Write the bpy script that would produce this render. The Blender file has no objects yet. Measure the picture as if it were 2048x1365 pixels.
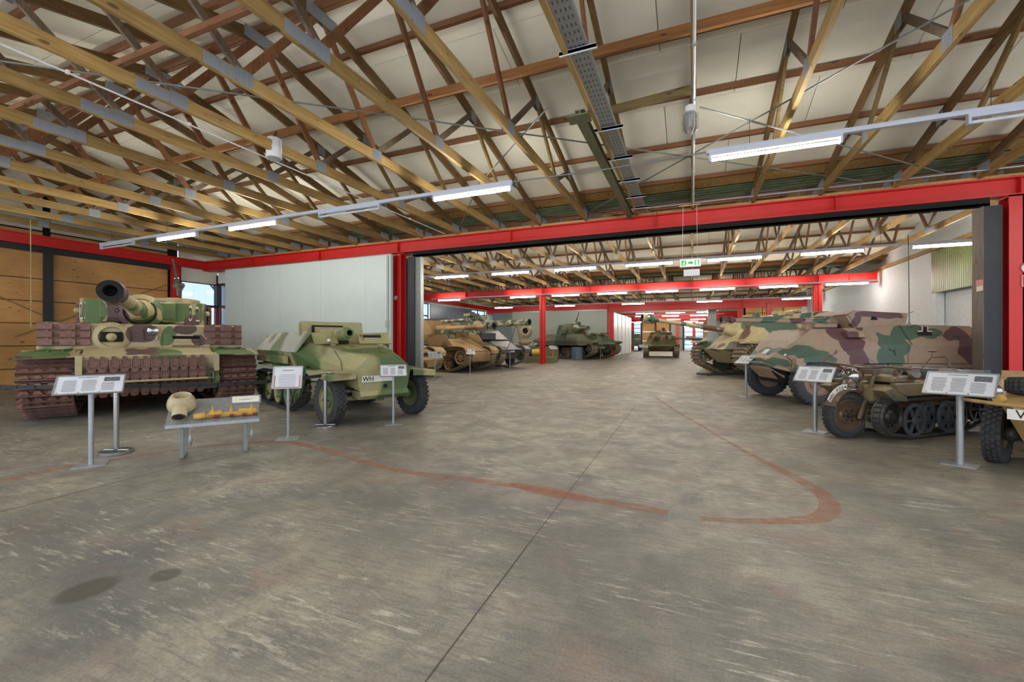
import bpy, math, random
from mathutils import Vector, Matrix
R=random.Random(7)
SC=bpy.context.scene
COL=SC.collection
PI=math.pi
# ---------------------------------------------------------------- camera
YAW=math.atan(361/866.0)
cam=bpy.data.cameras.new('camera'); cam.sensor_width=36.0; cam.lens=866/2048*36
cam.shift_y=-2.5/2048; cam.clip_start=0.05; cam.clip_end=300
camo_=bpy.data.objects.new('camera',cam); COL.objects.link(camo_)
camo_.location=(0,0,1.5); camo_.rotation_euler=(PI/2,0,YAW)
SC.camera=camo_
# ---------------------------------------------------------------- world (overcast sky)
W=bpy.data.worlds.new('overcast_sky'); SC.world=W; W.use_nodes=True
bg=W.node_tree.nodes['Background']; bg.inputs[0].default_value=(0.80,0.87,1.0,1); bg.inputs[1].default_value=.75
SC.view_settings.view_transform='Standard'; SC.view_settings.look='None'
SC.view_settings.gamma=1.0; SC.view_settings.use_curve_mapping=False
SC.view_settings.exposure=1.54
TUBE_POWER=62.0
# ---------------------------------------------------------------- helpers
def srgb(r,g,b):
    f=lambda c:(c/255/12.92) if c/255<=.04045 else ((c/255+.055)/1.055)**2.4
    return (f(r),f(g),f(b),1)
class NT:
    def __init__(s,name):
        s.m=bpy.data.materials.new(name); s.m.use_nodes=True
        s.t=s.m.node_tree; s.b=s.t.nodes['Principled BSDF']; s.L=s.t.links
    def n(s,typ,**k):
        nd=s.t.nodes.new(typ)
        for a,v in k.items():
            if a.startswith('i_'): 
                key=a[2:]; key=int(key) if key.isdigit() else key.replace('_',' ')
                if isinstance(v,bpy.types.NodeSocket): s.L.new(v,nd.inputs[key])
                else: nd.inputs[key].default_value=v
            else: setattr(nd,a,v)
        return nd
    def set(s,key,v):
        if isinstance(v,bpy.types.NodeSocket): s.L.new(v,s.b.inputs[key])
        else: s.b.inputs[key].default_value=v
    def coord(s,scale=(1,1,1),kind='Object',rot=(0,0,0),loc=(0,0,0)):
        tc=s.n('ShaderNodeTexCoord'); mp=s.n('ShaderNodeMapping')
        s.L.new(tc.outputs[kind],mp.inputs[0]); mp.inputs['Scale'].default_value=scale
        mp.inputs['Rotation'].default_value=rot; mp.inputs['Location'].default_value=loc
        return mp.outputs[0]
    def noise(s,vec,scale,detail=3,rough=.5,dist=0):
        nd=s.n('ShaderNodeTexNoise'); s.L.new(vec,nd.inputs['Vector'])
        nd.inputs['Scale'].default_value=scale; nd.inputs['Detail'].default_value=detail
        nd.inputs['Roughness'].default_value=rough; nd.inputs['Distortion'].default_value=dist
        return nd.outputs['Fac']
    def ramp(s,fac,stops,interp='LINEAR'):
        nd=s.n('ShaderNodeValToRGB'); s.L.new(fac,nd.inputs[0]); cr=nd.color_ramp; cr.interpolation=interp
        while len(cr.elements)<len(stops): cr.elements.new(.5)
        for e,(p,c) in zip(cr.elements,stops):
            e.position=p; e.color=c if len(c)==4 else (*c,1)
        return nd.outputs[0]
    def mix(s,fac,a,b,mode='MIX'):
        nd=s.n('ShaderNodeMix',data_type='RGBA',blend_type=mode)
        for i,v in ((0,fac),(6,a),(7,b)):
            if isinstance(v,bpy.types.NodeSocket): s.L.new(v,nd.inputs[i])
            else: nd.inputs[i].default_value=v
        return nd.outputs[2]
    def math(s,op,a,b=0.0,clamp=False):
        nd=s.n('ShaderNodeMath',operation=op,use_clamp=clamp)
        for i,v in ((0,a),(1,b)):
            if isinstance(v,bpy.types.NodeSocket): s.L.new(v,nd.inputs[i])
            else: nd.inputs[i].default_value=v
        return nd.outputs[0]
    def bump(s,h,strength=.3,dist=.01):
        nd=s.n('ShaderNodeBump'); s.L.new(h,nd.inputs['Height']); nd.inputs['Strength'].default_value=strength
        nd.inputs['Distance'].default_value=dist; s.L.new(nd.outputs[0],s.b.inputs['Normal'])
G4=lambda v:(v,v,v,1)
def flat(name,rgb,rough=.6,metal=0.0,var=.10,scale=6.0,rnd=0.0,bump=0.0):
    """plain paint or metal with a little mottling"""
    t=NT(name); c=t.coord(); f=t.noise(c,scale,4,.6)
    base=srgb(*rgb); k=t.ramp(f,[(.3,G4(1-var)),(.7,G4(1+var))])
    col=t.mix(1.0,base,k,'MULTIPLY')
    if rnd:
        oi=t.n('ShaderNodeObjectInfo'); q=t.ramp(oi.outputs['Random'],[(0,G4(1-rnd)),(1,G4(1+rnd))])
        col=t.mix(1.0,col,q,'MULTIPLY')
    t.set('Base Color',col); t.set('Roughness',rough); t.set('Metallic',metal)
    if bump: t.bump(t.noise(c,scale*8,3,.6),bump,.004)
    return t.m
def wood(name,a,b,axis=1,rnd=.3,rough=.75):
    """sawn timber: grain stretched along an axis, dark knots, tone differing beam to beam"""
    t=NT(name); s=[34,34,34]; s[axis]=1.6
    oi=t.n('ShaderNodeObjectInfo'); tc=t.coord(tuple(s))
    add=t.n('ShaderNodeVectorMath',operation='ADD'); t.L.new(tc,add.inputs[0])
    cmb=t.n('ShaderNodeCombineXYZ'); 
    for i in range(3): t.L.new(t.math('MULTIPLY',oi.outputs['Random'],37.0),cmb.inputs[i])
    t.L.new(cmb.outputs[0],add.inputs[1])
    g=t.noise(add.outputs[0],1.0,4,.6,.4)
    col=t.mix(t.ramp(g,[(.3,G4(0)),(.7,G4(1))]),srgb(*a),srgb(*b))
    s2=[9,9,9]; s2[axis]=3.0
    kn=t.noise(t.coord(tuple(s2)),1.3,1,.4)
    col=t.mix(t.ramp(kn,[(.70,G4(0)),(.76,G4(.75))]),col,srgb(60,38,20))
    big=t.noise(t.coord((.9,.9,.9)),1.0,2)
    col=t.mix(t.ramp(big,[(.35,G4(0)),(.65,G4(.35))]),col,srgb(84,62,30))
    q=t.ramp(oi.outputs['Random'],[(0,G4(1-rnd)),(1,G4(1+rnd))]); col=t.mix(1.0,col,q,'MULTIPLY')
    t.set('Base Color',col); t.set('Roughness',rough); t.bump(g,.25,.004)
    return t.m
def camo(name,base,cols,scale=.9,soft=.03,seed=0.0,rough=.62,dirt=(70,58,46),dirt_amt=.35,blobs=None,stretch=(1,1,1),metal=0.0):
    """camouflage paint in vehicle space; cols: list of (rgb, threshold) noise patches; blobs: (rgb,[(x,z,rx,rz)..]) patches of their own shape"""
    t=NT(name); c=t.coord(stretch,loc=(seed*3.1,seed*1.7,seed*5.3)); col=srgb(*base)
    for i,(rgb,th) in enumerate(cols):
        sh=t.coord(stretch,loc=(seed*3.1+11*i+3,seed*1.7-7*i,seed*5.3+5*i))
        f=t.noise(sh,scale,1.5,.45,.3)
        m=t.ramp(f,[(th,G4(0)),(th+soft,G4(1))]); col=t.mix(m,col,srgb(*rgb))
    if blobs:
        p=t.coord(); wn=t.n('ShaderNodeTexNoise'); t.L.new(p,wn.inputs['Vector']); wn.inputs['Scale'].default_value=1.6; wn.inputs['Detail'].default_value=1
        off=t.n('ShaderNodeVectorMath',operation='SUBTRACT'); t.L.new(wn.outputs['Color'],off.inputs[0]); off.inputs[1].default_value=(.5,.5,.5)
        sc=t.n('ShaderNodeVectorMath',operation='SCALE'); t.L.new(off.outputs[0],sc.inputs[0]); sc.inputs[3].default_value=.5
        wp=t.n('ShaderNodeVectorMath',operation='ADD'); t.L.new(p,wp.inputs[0]); t.L.new(sc.outputs[0],wp.inputs[1])
        for rgb,bl in blobs:
            acc=None
            for (x,z,rx,rz,*yy) in bl:
                y,ry=(yy+[0,1e3])[:2] if yy else (0,1e3)
                a=t.n('ShaderNodeVectorMath',operation='SUBTRACT'); t.L.new(wp.outputs[0],a.inputs[0]); a.inputs[1].default_value=(x,y,z)
                b=t.n('ShaderNodeVectorMath',operation='MULTIPLY'); t.L.new(a.outputs[0],b.inputs[0]); b.inputs[1].default_value=(1/rx,1/ry,1/rz)
                l=t.n('ShaderNodeVectorMath',operation='LENGTH'); t.L.new(b.outputs[0],l.inputs[0])
                acc=l.outputs['Value'] if acc is None else t.math('MINIMUM',acc,l.outputs['Value'])
            m=t.ramp(acc,[(.96,G4(1)),(1.0,G4(0))]); col=t.mix(m,col,srgb(*rgb))
    d=t.noise(t.coord((1,1,1)),5.0,5,.7); col=t.mix(t.ramp(d,[(.52,G4(0)),(.8,G4(dirt_amt))]),col,srgb(*dirt))
    fine=t.noise(t.coord((1,1,1)),40.0,3,.6); col=t.mix(1.0,col,t.ramp(fine,[(.3,G4(.9)),(.7,G4(1.1))]),'MULTIPLY')
    t.set('Base Color',col); t.set('Roughness',t.ramp(d,[(.3,G4(rough-.1)),(.7,G4(rough+.15))])); t.set('Metallic',metal)
    t.bump(fine,.25,.004)
    return t.m
class MB:
    """collects shapes; build() links them as one mesh object"""
    def __init__(s): s.v=[]; s.f=[]; s.sm=[]
    def add(s,vs,fs,smooth=False):
        o=len(s.v); s.v+= [tuple(x) for x in vs]
        for f in fs: s.f.append(tuple(i+o for i in f)); s.sm.append(smooth)
        return s
    def hexa(s,p): # p: 8 points, bottom ring 0-3, top ring 4-7
        return s.add(p,[(3,2,1,0),(4,5,6,7),(0,1,5,4),(1,2,6,5),(2,3,7,6),(3,0,4,7)])
    def box(s,x0,x1,y0,y1,z0,z1):
        return s.hexa([(x0,y0,z0),(x1,y0,z0),(x1,y1,z0),(x0,y1,z0),(x0,y0,z1),(x1,y0,z1),(x1,y1,z1),(x0,y1,z1)])
    def cbox(s,c,d,M=None):
        x,y,z=(d[0]/2,d[1]/2,d[2]/2); p=[(-x,-y,-z),(x,-y,-z),(x,y,-z),(-x,y,-z),(-x,-y,z),(x,-y,z),(x,y,z),(-x,y,z)]
        p=[Vector(q) for q in p]
        if M is not None: p=[M@q for q in p]
        return s.hexa([q+Vector(c) for q in p])
    def prism(s,poly,a,b,axis='y'):
        mk={'y':lambda p,t:(p[0],t,p[1]),'x':lambda p,t:(t,p[0],p[1]),'z':lambda p,t:(p[0],p[1],t)}[axis]
        n=len(poly); v=[mk(p,a) for p in poly]+[mk(p,b) for p in poly]
        return s.add(v,[tuple(range(n))[::-1],tuple(range(n,2*n))]+[(i,(i+1)%n,n+(i+1)%n,n+i) for i in range(n)])
    def loft(s,rings,caps=True,smooth=False):
        n=len(rings[0]); v=[p for r in rings for p in r]; f=[]
        for k in range(len(rings)-1):
            for i in range(n): f.append((k*n+i,k*n+(i+1)%n,(k+1)*n+(i+1)%n,(k+1)*n+i))
        s.add(v,f,smooth)
        if caps:
            s.add(rings[0],[tuple(range(n))[::-1]]); s.add(rings[-1],[tuple(range(n))])
        return s
    def lathe(s,prof,o=(0,0,0),d=(0,0,1),n=16,caps=True,smooth=True):
        """prof: (r,h) pairs along direction d from o"""
        d=Vector(d).normalized(); u=d.orthogonal().normalized(); w=d.cross(u); o=Vector(o)
        rings=[[o+d*h+(u*math.cos(2*PI*i/n)+w*math.sin(2*PI*i/n))*max(r,1e-4) for i in range(n)] for r,h in prof]
        return s.loft(rings,caps,smooth)
    def cyl(s,p0,p1,r0,r1=None,n=12,caps=True):
        p0=Vector(p0);p1=Vector(p1); return s.lathe([(r0,0),(r0 if r1 is None else r1,(p1-p0).length)],p0,p1-p0,n,caps)
    def tube(s,pts,r,n=6):
        pts=[Vector(p) for p in pts]; rings=[]; up=None
        for i,p in enumerate(pts):
            d=(pts[min(i+1,len(pts)-1)]-pts[max(i-1,0)]).normalized()
            u=(up-d*up.dot(d)).normalized() if up is not None and abs(up.dot(d))<.98 else d.orthogonal().normalized()
            up=u; w=d.cross(u); rings.append([p+(u*math.cos(2*PI*k/n)+w*math.sin(2*PI*k/n))*r for k in range(n)])
        return s.loft(rings,True,True)
    def bar(s,p0,p1,w,h,up=(0,0,1)):
        p0=Vector(p0);p1=Vector(p1);d=(p1-p0).normalized();up=Vector(up)
        if abs(d.dot(up))>.98: up=Vector((0,1,0)) if abs(d.y)<.9 else Vector((1,0,0))
        sd=d.cross(up).normalized()*w/2; u=sd.cross(d).normalized()*h/2
        return s.hexa([p0-sd-u,p0+sd-u,p1+sd-u,p1-sd-u,p0-sd+u,p0+sd+u,p1+sd+u,p1-sd+u])
    def plate(s,pts,th,flip=False):
        pts=[Vector(p) for p in pts]; n=Vector((0,0,0))
        for i in range(len(pts)): n+=pts[i].cross(pts[(i+1)%len(pts)])
        n=n.normalized()*th*(-1 if flip else 1); k=len(pts)
        return s.add(pts+[p-n for p in pts],[tuple(range(k)),tuple(range(k,2*k))[::-1]]+[(i,k+i,k+(i+1)%k,(i+1)%k) for i in range(k)])
    def sphere(s,c,r,sc=(1,1,1),n=14,m=8,d=(0,0,1)):
        prof=[(r*math.sin(PI*j/m),-r*math.cos(PI*j/m)) for j in range(m+1)]
        k=len(s.v); s.lathe(prof,(0,0,0),d,n,False)
        for i in range(k,len(s.v)): x=s.v[i]; s.v[i]=(x[0]*sc[0]+c[0],x[1]*sc[1]+c[1],x[2]*sc[2]+c[2])
        return s
    def mirror_y(s):
        k=len(s.v); nf=len(s.f); s.v+=[(x,-y,z) for x,y,z in s.v]
        for i in range(nf): s.f.append(tuple(j+k for j in s.f[i][::-1])); s.sm.append(s.sm[i])
        return s
    def mesh(s,name,mat,angle=35):
        me=bpy.data.meshes.new(name); me.from_pydata(s.v,[],s.f)
        me.polygons.foreach_set('use_smooth',s.sm)
        if mat: me.materials.append(mat)
        me.update()
        if any(s.sm): me.set_sharp_from_angle(angle=math.radians(angle))
        return me
    def build(s,name,mat,parent=None,bevel=0.0):
        return link(name,s.mesh(name,mat),parent,bevel=bevel)
def link(name,me,parent=None,M=None,bevel=0.0):
    o=bpy.data.objects.new(name,me); COL.objects.link(o)
    if parent is not None: o.parent=parent
    if M is not None: o.matrix_local=M
    if bevel:
        b=o.modifiers.new('bevel','BEVEL'); b.width=bevel; b.segments=2; b.limit_method='ANGLE'; b.angle_limit=.6
        b.harden_normals=False
    return o
def tag(o,label=None,cat=None,group=None,kind=None):
    if label: o['label']=label
    if cat: o['category']=cat
    if group: o['group']=group
    if kind: o['kind']=kind
    return o
def thing(name,label,cat,loc=(0,0,0),rz=0.0,group=None,kind=None):
    o=bpy.data.objects.new(name,None); COL.objects.link(o); o.location=loc; o.rotation_euler=(0,0,rz)
    o.empty_display_size=.1
    return tag(o,label,cat,group,kind)
def copy_tree(o,parent=None):
    c=o.copy(); COL.objects.link(c)
    if parent is not None: c.parent=parent
    for ch in list(o.children): copy_tree(ch,c)
    return c
def text(name,body,size,mat,parent,M,ext=.002,align='CENTER',label=None):
    cu=bpy.data.curves.new(name,'FONT'); cu.body=body; cu.size=size; cu.align_x=align; cu.align_y='CENTER'; cu.extrude=ext; cu.resolution_u=2
    ob=bpy.data.objects.new(name,cu); me=bpy.data.meshes.new_from_object(ob); me.materials.append(mat)
    bpy.data.objects.remove(ob); o=link(name,me,parent,M)
    if label: o['label']=label
    return o
def frameM(origin,xdir,ydir):
    """matrix whose X and Y axes run along the given directions"""
    x=Vector(xdir).normalized(); z=x.cross(Vector(ydir)).normalized(); y=z.cross(x)
    m=Matrix((x,y,z)).transposed().to_4x4(); m.translation=Vector(origin); return m
# ---------------------------------------------------------------- materials
M={}
M['chord']=wood('golden_spruce_chord',(200,168,104),(158,124,70),1,.25)
M['top']=wood('brown_spruce_chord',(134,104,62),(100,74,42),1,.2)
M['web']=wood('reddish_spruce_web',(146,98,64),(116,72,46),2,.2)
M['web2']=wood('grey_brown_web_timber',(138,122,104),(104,90,76),2,.2)
M['web3']=wood('olive_brown_web_timber',(140,116,70),(106,84,46),2,.2)
M['stringer']=wood('golden_brown_stringer',(184,128,76),(144,94,50),0,.05)
M['purlin']=wood('reddish_batten',(150,104,72),(124,82,56),0,.15)
M['greywood']=wood('grey_timber',(128,118,106),(98,88,76),2,.15)
M['pole']=wood('peeled_pole_wood',(178,160,112),(140,120,74),0,.05)
M['nail']=flat('galvanised_nail_plate',(150,157,166),.45,.2,.15,60)
M['galv']=flat('galvanised_steel',(165,170,172),.4,.6,.12,20)
M['greysteel']=flat('grey_painted_steel',(125,130,126),.5,.3,.12,10)
M['oliv']=flat('olive_painted_steel',(112,112,82),.5,.2,.12,10)
M['red']=flat('red_steel_paint',(204,38,34),.42,0,.05,3)
M['black']=flat('black_painted_timber',(42,44,48),.55,0,.15,6)
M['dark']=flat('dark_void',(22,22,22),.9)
M['doorgrey']=flat('grey_green_door_sheet',(204,218,216),.38,0,.03,1.2)
M['doorblue']=flat('blue_grey_door_sheet',(138,152,174),.3,0,.03,1.2)
M['rimtan']=flat('pinkish_tan_rim_paint',(158,130,112),.6,0,.15,12)
M['steelb']=flat('blue_grey_steel',(96,102,110),.5,.3,.2,12)
M['doorcream']=flat('pale_grey_door_sheet',(168,176,166),.5,0,.03,1.2)
M['ply']=wood('ochre_plywood',(216,164,100),(200,146,82),1,.06,.6)
M['ceil']=flat('cream_ceiling_panel',(242,239,222),.8,0,.07,1.1,.06)
M['white']=flat('white_enamel',(226,228,232),.4,0,.03)
M['greenw']=wood('green_stained_boards',(122,142,70),(98,120,56),2,.1,.45)
M['mint']=flat('green_fibre_cement',(98,112,84),.7,0,.25,4)
M['plaster']=flat('whitewashed_brick',(206,212,216),.75,0,.08,9,bump=.5)
M['rail']=flat('white_light_rail',(205,212,226),.4,.1,.03)
M['belt']=flat('black_webbing',(24,24,26),.7)
M['chrome']=flat('brushed_stainless',(190,190,190),.22,.95,.06,30)
M['paper']=flat('printed_sign_sheet',(205,208,214),.35,0,.04,3)
M['print']=flat('grey_print',(120,122,128),.6)
M['photo']=flat('dark_photo_print',(92,98,104),.5,0,.9,55)
M['redprint']=flat('red_print',(178,60,50),.5)
M['rubber']=flat('black_rubber',(58,59,60),.8,0,.25,14,bump=.4)
M['rubberg']=flat('dusty_grey_rubber',(66,70,76),.75,0,.2,10,bump=.3)
M['steel']=flat('dark_bare_steel',(78,76,72),.45,.7,.3,14,bump=.2)
M['track']=flat('rusty_brown_track_steel',(122,90,80),.6,.25,.3,16,rnd=.12,bump=.4)
M['trackg']=flat('grey_brown_track_steel',(142,128,108),.55,.4,.35,16,rnd=.15,bump=.4)
M['trackd']=flat('dark_track_steel',(92,90,86),.5,.5,.35,16,rnd=.1,bump=.4)
M['gold']=flat('ochre_cutaway_paint',(196,154,74),.5,0,.12,14)
M['redbrown']=flat('oxide_red_primer',(112,56,42),.6,0,.15)
M['markw']=flat('white_marking_paint',(226,224,214),.6)
M['markb']=flat('black_marking_paint',(26,26,26),.6)
def emis(name,rgb,st):
    t=NT(name); t.set('Base Color',srgb(*rgb)); t.set('Emission Color',srgb(*rgb)); t.set('Emission Strength',st); return t.m
M['tube']=emis('lit_fluorescent_tube',(255,249,236),TUBE_POWER)
M['tubeoff']=flat('unlit_fluorescent_tube',(216,220,228),.2)
M['exitg']=emis('lit_green_exit_face',(40,170,60),.16); M['exitw']=emis('lit_white_exit_face',(215,238,215),.22)
def glass(name,rgb=(220,230,240),mixv=.12):
    t=NT(name); tr=t.n('ShaderNodeBsdfTransparent'); tr.inputs[0].default_value=srgb(*rgb)
    gl=t.n('ShaderNodeBsdfGlossy'); gl.inputs['Roughness'].default_value=.03
    mx=t.n('ShaderNodeMixShader'); mx.inputs[0].default_value=mixv
    t.L.new(tr.outputs[0],mx.inputs[1]); t.L.new(gl.outputs[0],mx.inputs[2])
    t.L.new(mx.outputs[0],t.t.nodes['Material Output'].inputs[0]); return t.m
M['glass']=glass('window_glass'); M['lens']=glass('lamp_lens_glass',(235,238,240),.45)
# ================================================================ SETTING
def floor_mat():
    t=NT('worn_concrete'); c=t.coord()
    a=t.noise(c,.55,4,.6,.3); b=t.noise(c,2.4,7,.72,.4)
    col=t.mix(t.ramp(a,[(.36,G4(0)),(.64,G4(1))]),srgb(129,124,110),srgb(158,151,131))
    col=t.mix(t.ramp(b,[(.40,G4(0)),(.56,G4(.75))]),col,srgb(118,115,104))
    # darker oil-stained patches, stronger close to the camera side of the hall
    sep=t.n('ShaderNodeSeparateXYZ'); t.L.new(c,sep.inputs[0])
    p=t.noise(t.coord((1,1,1),loc=(9,2,0)),.42,3,.6,.5); nearer=t.ramp(t.math('DIVIDE',sep.outputs[1],9.0,True),[(0,G4(1)),(1,G4(.15))])
    col=t.mix(t.math('MULTIPLY',t.ramp(p,[(.42,G4(0)),(.62,G4(.95))]),nearer),col,srgb(84,83,82))
    p2=t.noise(t.coord((1,1,1),loc=(3,20,0)),1.3,5,.7,.6)
    col=t.mix(t.ramp(p2,[(.52,G4(0)),(.66,G4(.55))]),col,srgb(92,88,86))
    # brushed pale laitance scratches in several directions
    for (rz,sx,sy,th,am,seed) in ((0.35,2.4,16,.615,.5,0),(-.45,1.7,14,.61,.65,7),(1.25,2.6,12,.63,.6,13),(-.9,2.2,14,.62,.6,23)):
        n1=t.noise(t.coord((sx,sy,1),rot=(0,0,rz),loc=(seed,seed*2,0)),1.5,5,.72,.25)
        gate=t.noise(t.coord((1,1,1),loc=(seed*3,seed,0)),1.1,2)
        m=t.math('MULTIPLY',t.ramp(n1,[(th-.06,G4(0)),(th,G4(am))]),t.ramp(gate,[(.52,G4(0)),(.66,G4(1))]))
        col=t.mix(m,col,srgb(192,186,166))
    rb=t.noise(t.coord((1,1,1),loc=(40,7,0)),1.7,5,.7,.5); col=t.mix(t.ramp(rb,[(.54,G4(0)),(.68,G4(.4))]),col,srgb(132,104,88))
    for (rz,sx,sy,seed) in ((0.35,3,24,31),(-.5,3,24,43)):
        n1=t.noise(t.coord((sx,sy,1),rot=(0,0,rz),loc=(seed,seed*2,0)),1.3,4,.7)
        col=t.mix(t.ramp(n1,[(.52,G4(0)),(.66,G4(.5))]),col,srgb(88,86,82))
    gr=t.noise(c,60,4,.8); col=t.mix(1.0,col,t.ramp(gr,[(.35,G4(.78)),(.65,G4(1.2))]),'MULTIPLY')
    # two wet oval stains
    for (x,y,rx,ry) in ((-3.35,1.42,.14,.17),(-3.10,1.70,.10,.09)):
        s=t.n('ShaderNodeVectorMath',operation='SUBTRACT'); t.L.new(c,s.inputs[0]); s.inputs[1].default_value=(x,y,0)
        q=t.n('ShaderNodeVectorMath',operation='MULTIPLY'); t.L.new(s.outputs[0],q.inputs[0]); q.inputs[1].default_value=(1/rx,1/ry,0)
        l=t.n('ShaderNodeVectorMath',operation='LENGTH'); t.L.new(q.outputs[0],l.inputs[0])
        col=t.mix(t.ramp(l.outputs['Value'],[(.75,G4(.85)),(1,G4(0))]),col,srgb(72,67,58))
    t.set('Base Color',col); t.set('Roughness',t.ramp(b,[(.3,G4(.42)),(.7,G4(.68))])); t.bump(t.math('ADD',b,gr),.22,.01)
    return t.m
M['floor']=floor_mat()
fl=MB().box(-30,16,-4,74,-.2,0).build('floor',M['floor']); tag(fl,kind='structure')
def strip(pts,w,z,name,mat,parent):
    mb=MB(); P=[Vector((x,y,z)) for x,y in pts]; L=[];Rr=[]
    for i,p in enumerate(P):
        d=(P[min(i+1,len(P)-1)]-P[max(i-1,0)]).normalized(); s_=Vector((-d.y,d.x,0)); ww=w[i] if isinstance(w,(list,tuple)) else w
        L.append(p+s_*ww/2); Rr.append(p-s_*ww/2)
    n=len(P); mb.add(L+Rr,[(i,i+1,n+i+1,n+i)[::-1] for i in range(n-1)])
    return mb.build(name,mat,parent)
def worn(name,rgb,lo,hi,sc=3.0):
    t=NT(name); f=t.noise(t.coord(),sc,6,.75,.3); tr=t.n('ShaderNodeBsdfTransparent'); mx=t.n('ShaderNodeMixShader')
    t.set('Base Color',srgb(*rgb)); t.set('Roughness',.7)
    t.L.new(t.ramp(f,[(lo,G4(0)),(hi,G4(1))]),mx.inputs[0]); t.L.new(tr.outputs[0],mx.inputs[1]); t.L.new(t.b.outputs[0],mx.inputs[2])
    t.L.new(mx.outputs[0],t.t.nodes['Material Output'].inputs[0]); return t.m
M['orange']=worn('worn_orange_floor_paint',(182,116,86),.22,1.0,5.0)
M['joint']=flat('floor_joint_filler',(70,62,54),.8,0,.3,9)
def subdiv(pts,k=6):
    out=[]
    for i in range(len(pts)-1):
        p0=pts[max(i-1,0)];p1=pts[i];p2=pts[i+1];p3=pts[min(i+2,len(pts)-1)]
        for j in range(k):
            t=j/k; out.append(tuple(.5*((2*p1[a])+(-p0[a]+p2[a])*t+(2*p0[a]-5*p1[a]+4*p2[a]-p3[a])*t*t+(-p0[a]+3*p1[a]-3*p2[a]+p3[a])*t**3) for a in (0,1)))
    return out+[pts[-1]]
line1=subdiv([(-6.9,.6),(-6.78,2.15),(-6.84,2.78),(-6.69,3.03),(-6.41,3.81),(-5.95,4.35),(-5.47,4.58),(-4.63,4.47),(-3.25,4.1),(-2.44,4.1),(-1.64,4.12),(-1.19,4.07),(-.66,4.03),(-.2,3.98)])
strip(line1,.12,.002,'painted_line',M['orange'],fl)
strip([(-1.75,4.15),(-1.45,4.12),(-1.1,4.05),(-.8,4.02)],[.06,.26,.22,.06],.003,'painted_line',M['orange'],fl)
line2=subdiv([(-.9,11.86),(-.23,9.41),(.12,8.33),(.39,7.38),(.65,6.58),(.86,5.99),(1.06,5.43),(1.16,5.1),(1.15,4.75),(1.06,4.48),(.9,4.28),(.44,4.06),(.06,3.96)])
n2=len(line2); strip(line2,[.05+.11*min(1,max(0,(i-18)/20))*(1 if i<n2-14 else max(.3,(n2-i)/14)) for i in range(n2)],.002,'painted_line',M['orange'],fl)
strip([(-1.08,-4),(-1.08,1.6),(-1.11,3.0),(-1.15,6),(-1.2,10.3)],.007,.0015,'joint',M['joint'],fl)
strip([(-9,10.22),(-6.1,10.3),(-1.2,10.3)],.02,.0015,'joint',M['joint'],fl)
strip([(-5.55,-2),(-5.56,1.76),(-5.62,3.2),(-5.73,5.5)],.012,.0015,'joint',M['joint'],fl)
# ---------------------------------------------------------------- roofs
SP=13.65; YF=[12.0,25.65,39.3,52.95,66.6]; RPITCH=.243
def roofz(y,bay):     # underside of rafters over bay ending at YF[bay]
    y1=YF[bay]; yc=y1-SP/2; return 4.90+RPITCH*(SP/2-abs(y-yc))
ceil=thing('ceiling',None,None,kind='structure'); panelmesh={}
def slope_box(x0,x1,ya,yb,bay,dz0,dz1):
    za,zb=roofz(ya,bay),roofz(yb,bay)
    return [(x0,ya,za+dz0),(x1,ya,za+dz0),(x1,yb,zb+dz0),(x0,yb,zb+dz0),(x0,ya,za+dz1),(x1,ya,za+dz1),(x1,yb,zb+dz1),(x0,yb,zb+dz1)]
XL,XR=-19.3,11.5
for bay in (0,1):
    y1=YF[bay]; yc=y1-SP/2
    for side in (1,-1):
        ends=[yc+side*(.02+1.20*k) for k in range(6)]
        rows=list(zip(ends[:-1],ends[1:]))
        for r,(a,b) in enumerate(rows):
            a,b=min(a,b)+.006,max(a,b)-.006
            x=XL-(r%2)*1.2
            while x<(XR if bay==0 else 8.3):
                x2=min(x+2.5,XR if bay==0 else 8.3); xa=max(x,XL)
                MB().hexa(slope_box(xa+.006,x2-.006,a,b,bay,.30,.33)).build('ceiling_panel',M['ceil'],ceil)
                x+=2.5
        # wood board and green corrugated sheet at the eaves
        e0=yc+side*6.02
        for (u0,u1,m,nm) in ((e0,e0+side*.42,M['pole'],'eaves_board'),):
            MB().hexa(slope_box(XL,XR if bay==0 else 8.3,min(u0,u1),max(u0,u1),bay,.24,.27)).build(nm,M['chord'],ceil)
        mb=MB(); u0=e0+side*.42; u1=yc+side*(SP/2+.05); k=8
        for i in range(k):
            ya=u0+(u1-u0)*i/k; yb=u0+(u1-u0)*(i+1)/k; q=.02 if i%2 else 0
            mb.hexa(slope_box(XL,XR if bay==0 else 8.3,min(ya,yb),max(ya,yb),bay,.20+q,.22+q))
        mb.build('corrugated_sheet',M['mint'],ceil)
        # purlins over the rafters
        for k_ in (.04,.85,2.10,3.36,4.69,5.98):
            y=yc+side*k_; z=roofz(y,bay)
            MB().box(XL,XR if bay==0 else 8.3,y-.035,y+.035,z+.19,z+.28).build('purlin',M['purlin'],ceil)
    # roof cover
    for side in (1,-1):
        a,b=yc,yc+side*(SP/2+.1)
        MB().hexa(slope_box(XL-.3,XR if bay==0 else 8.6,min(a,b),max(a,b),bay,.36,.40)).build('roof_deck',M['greysteel'],ceil)
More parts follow.
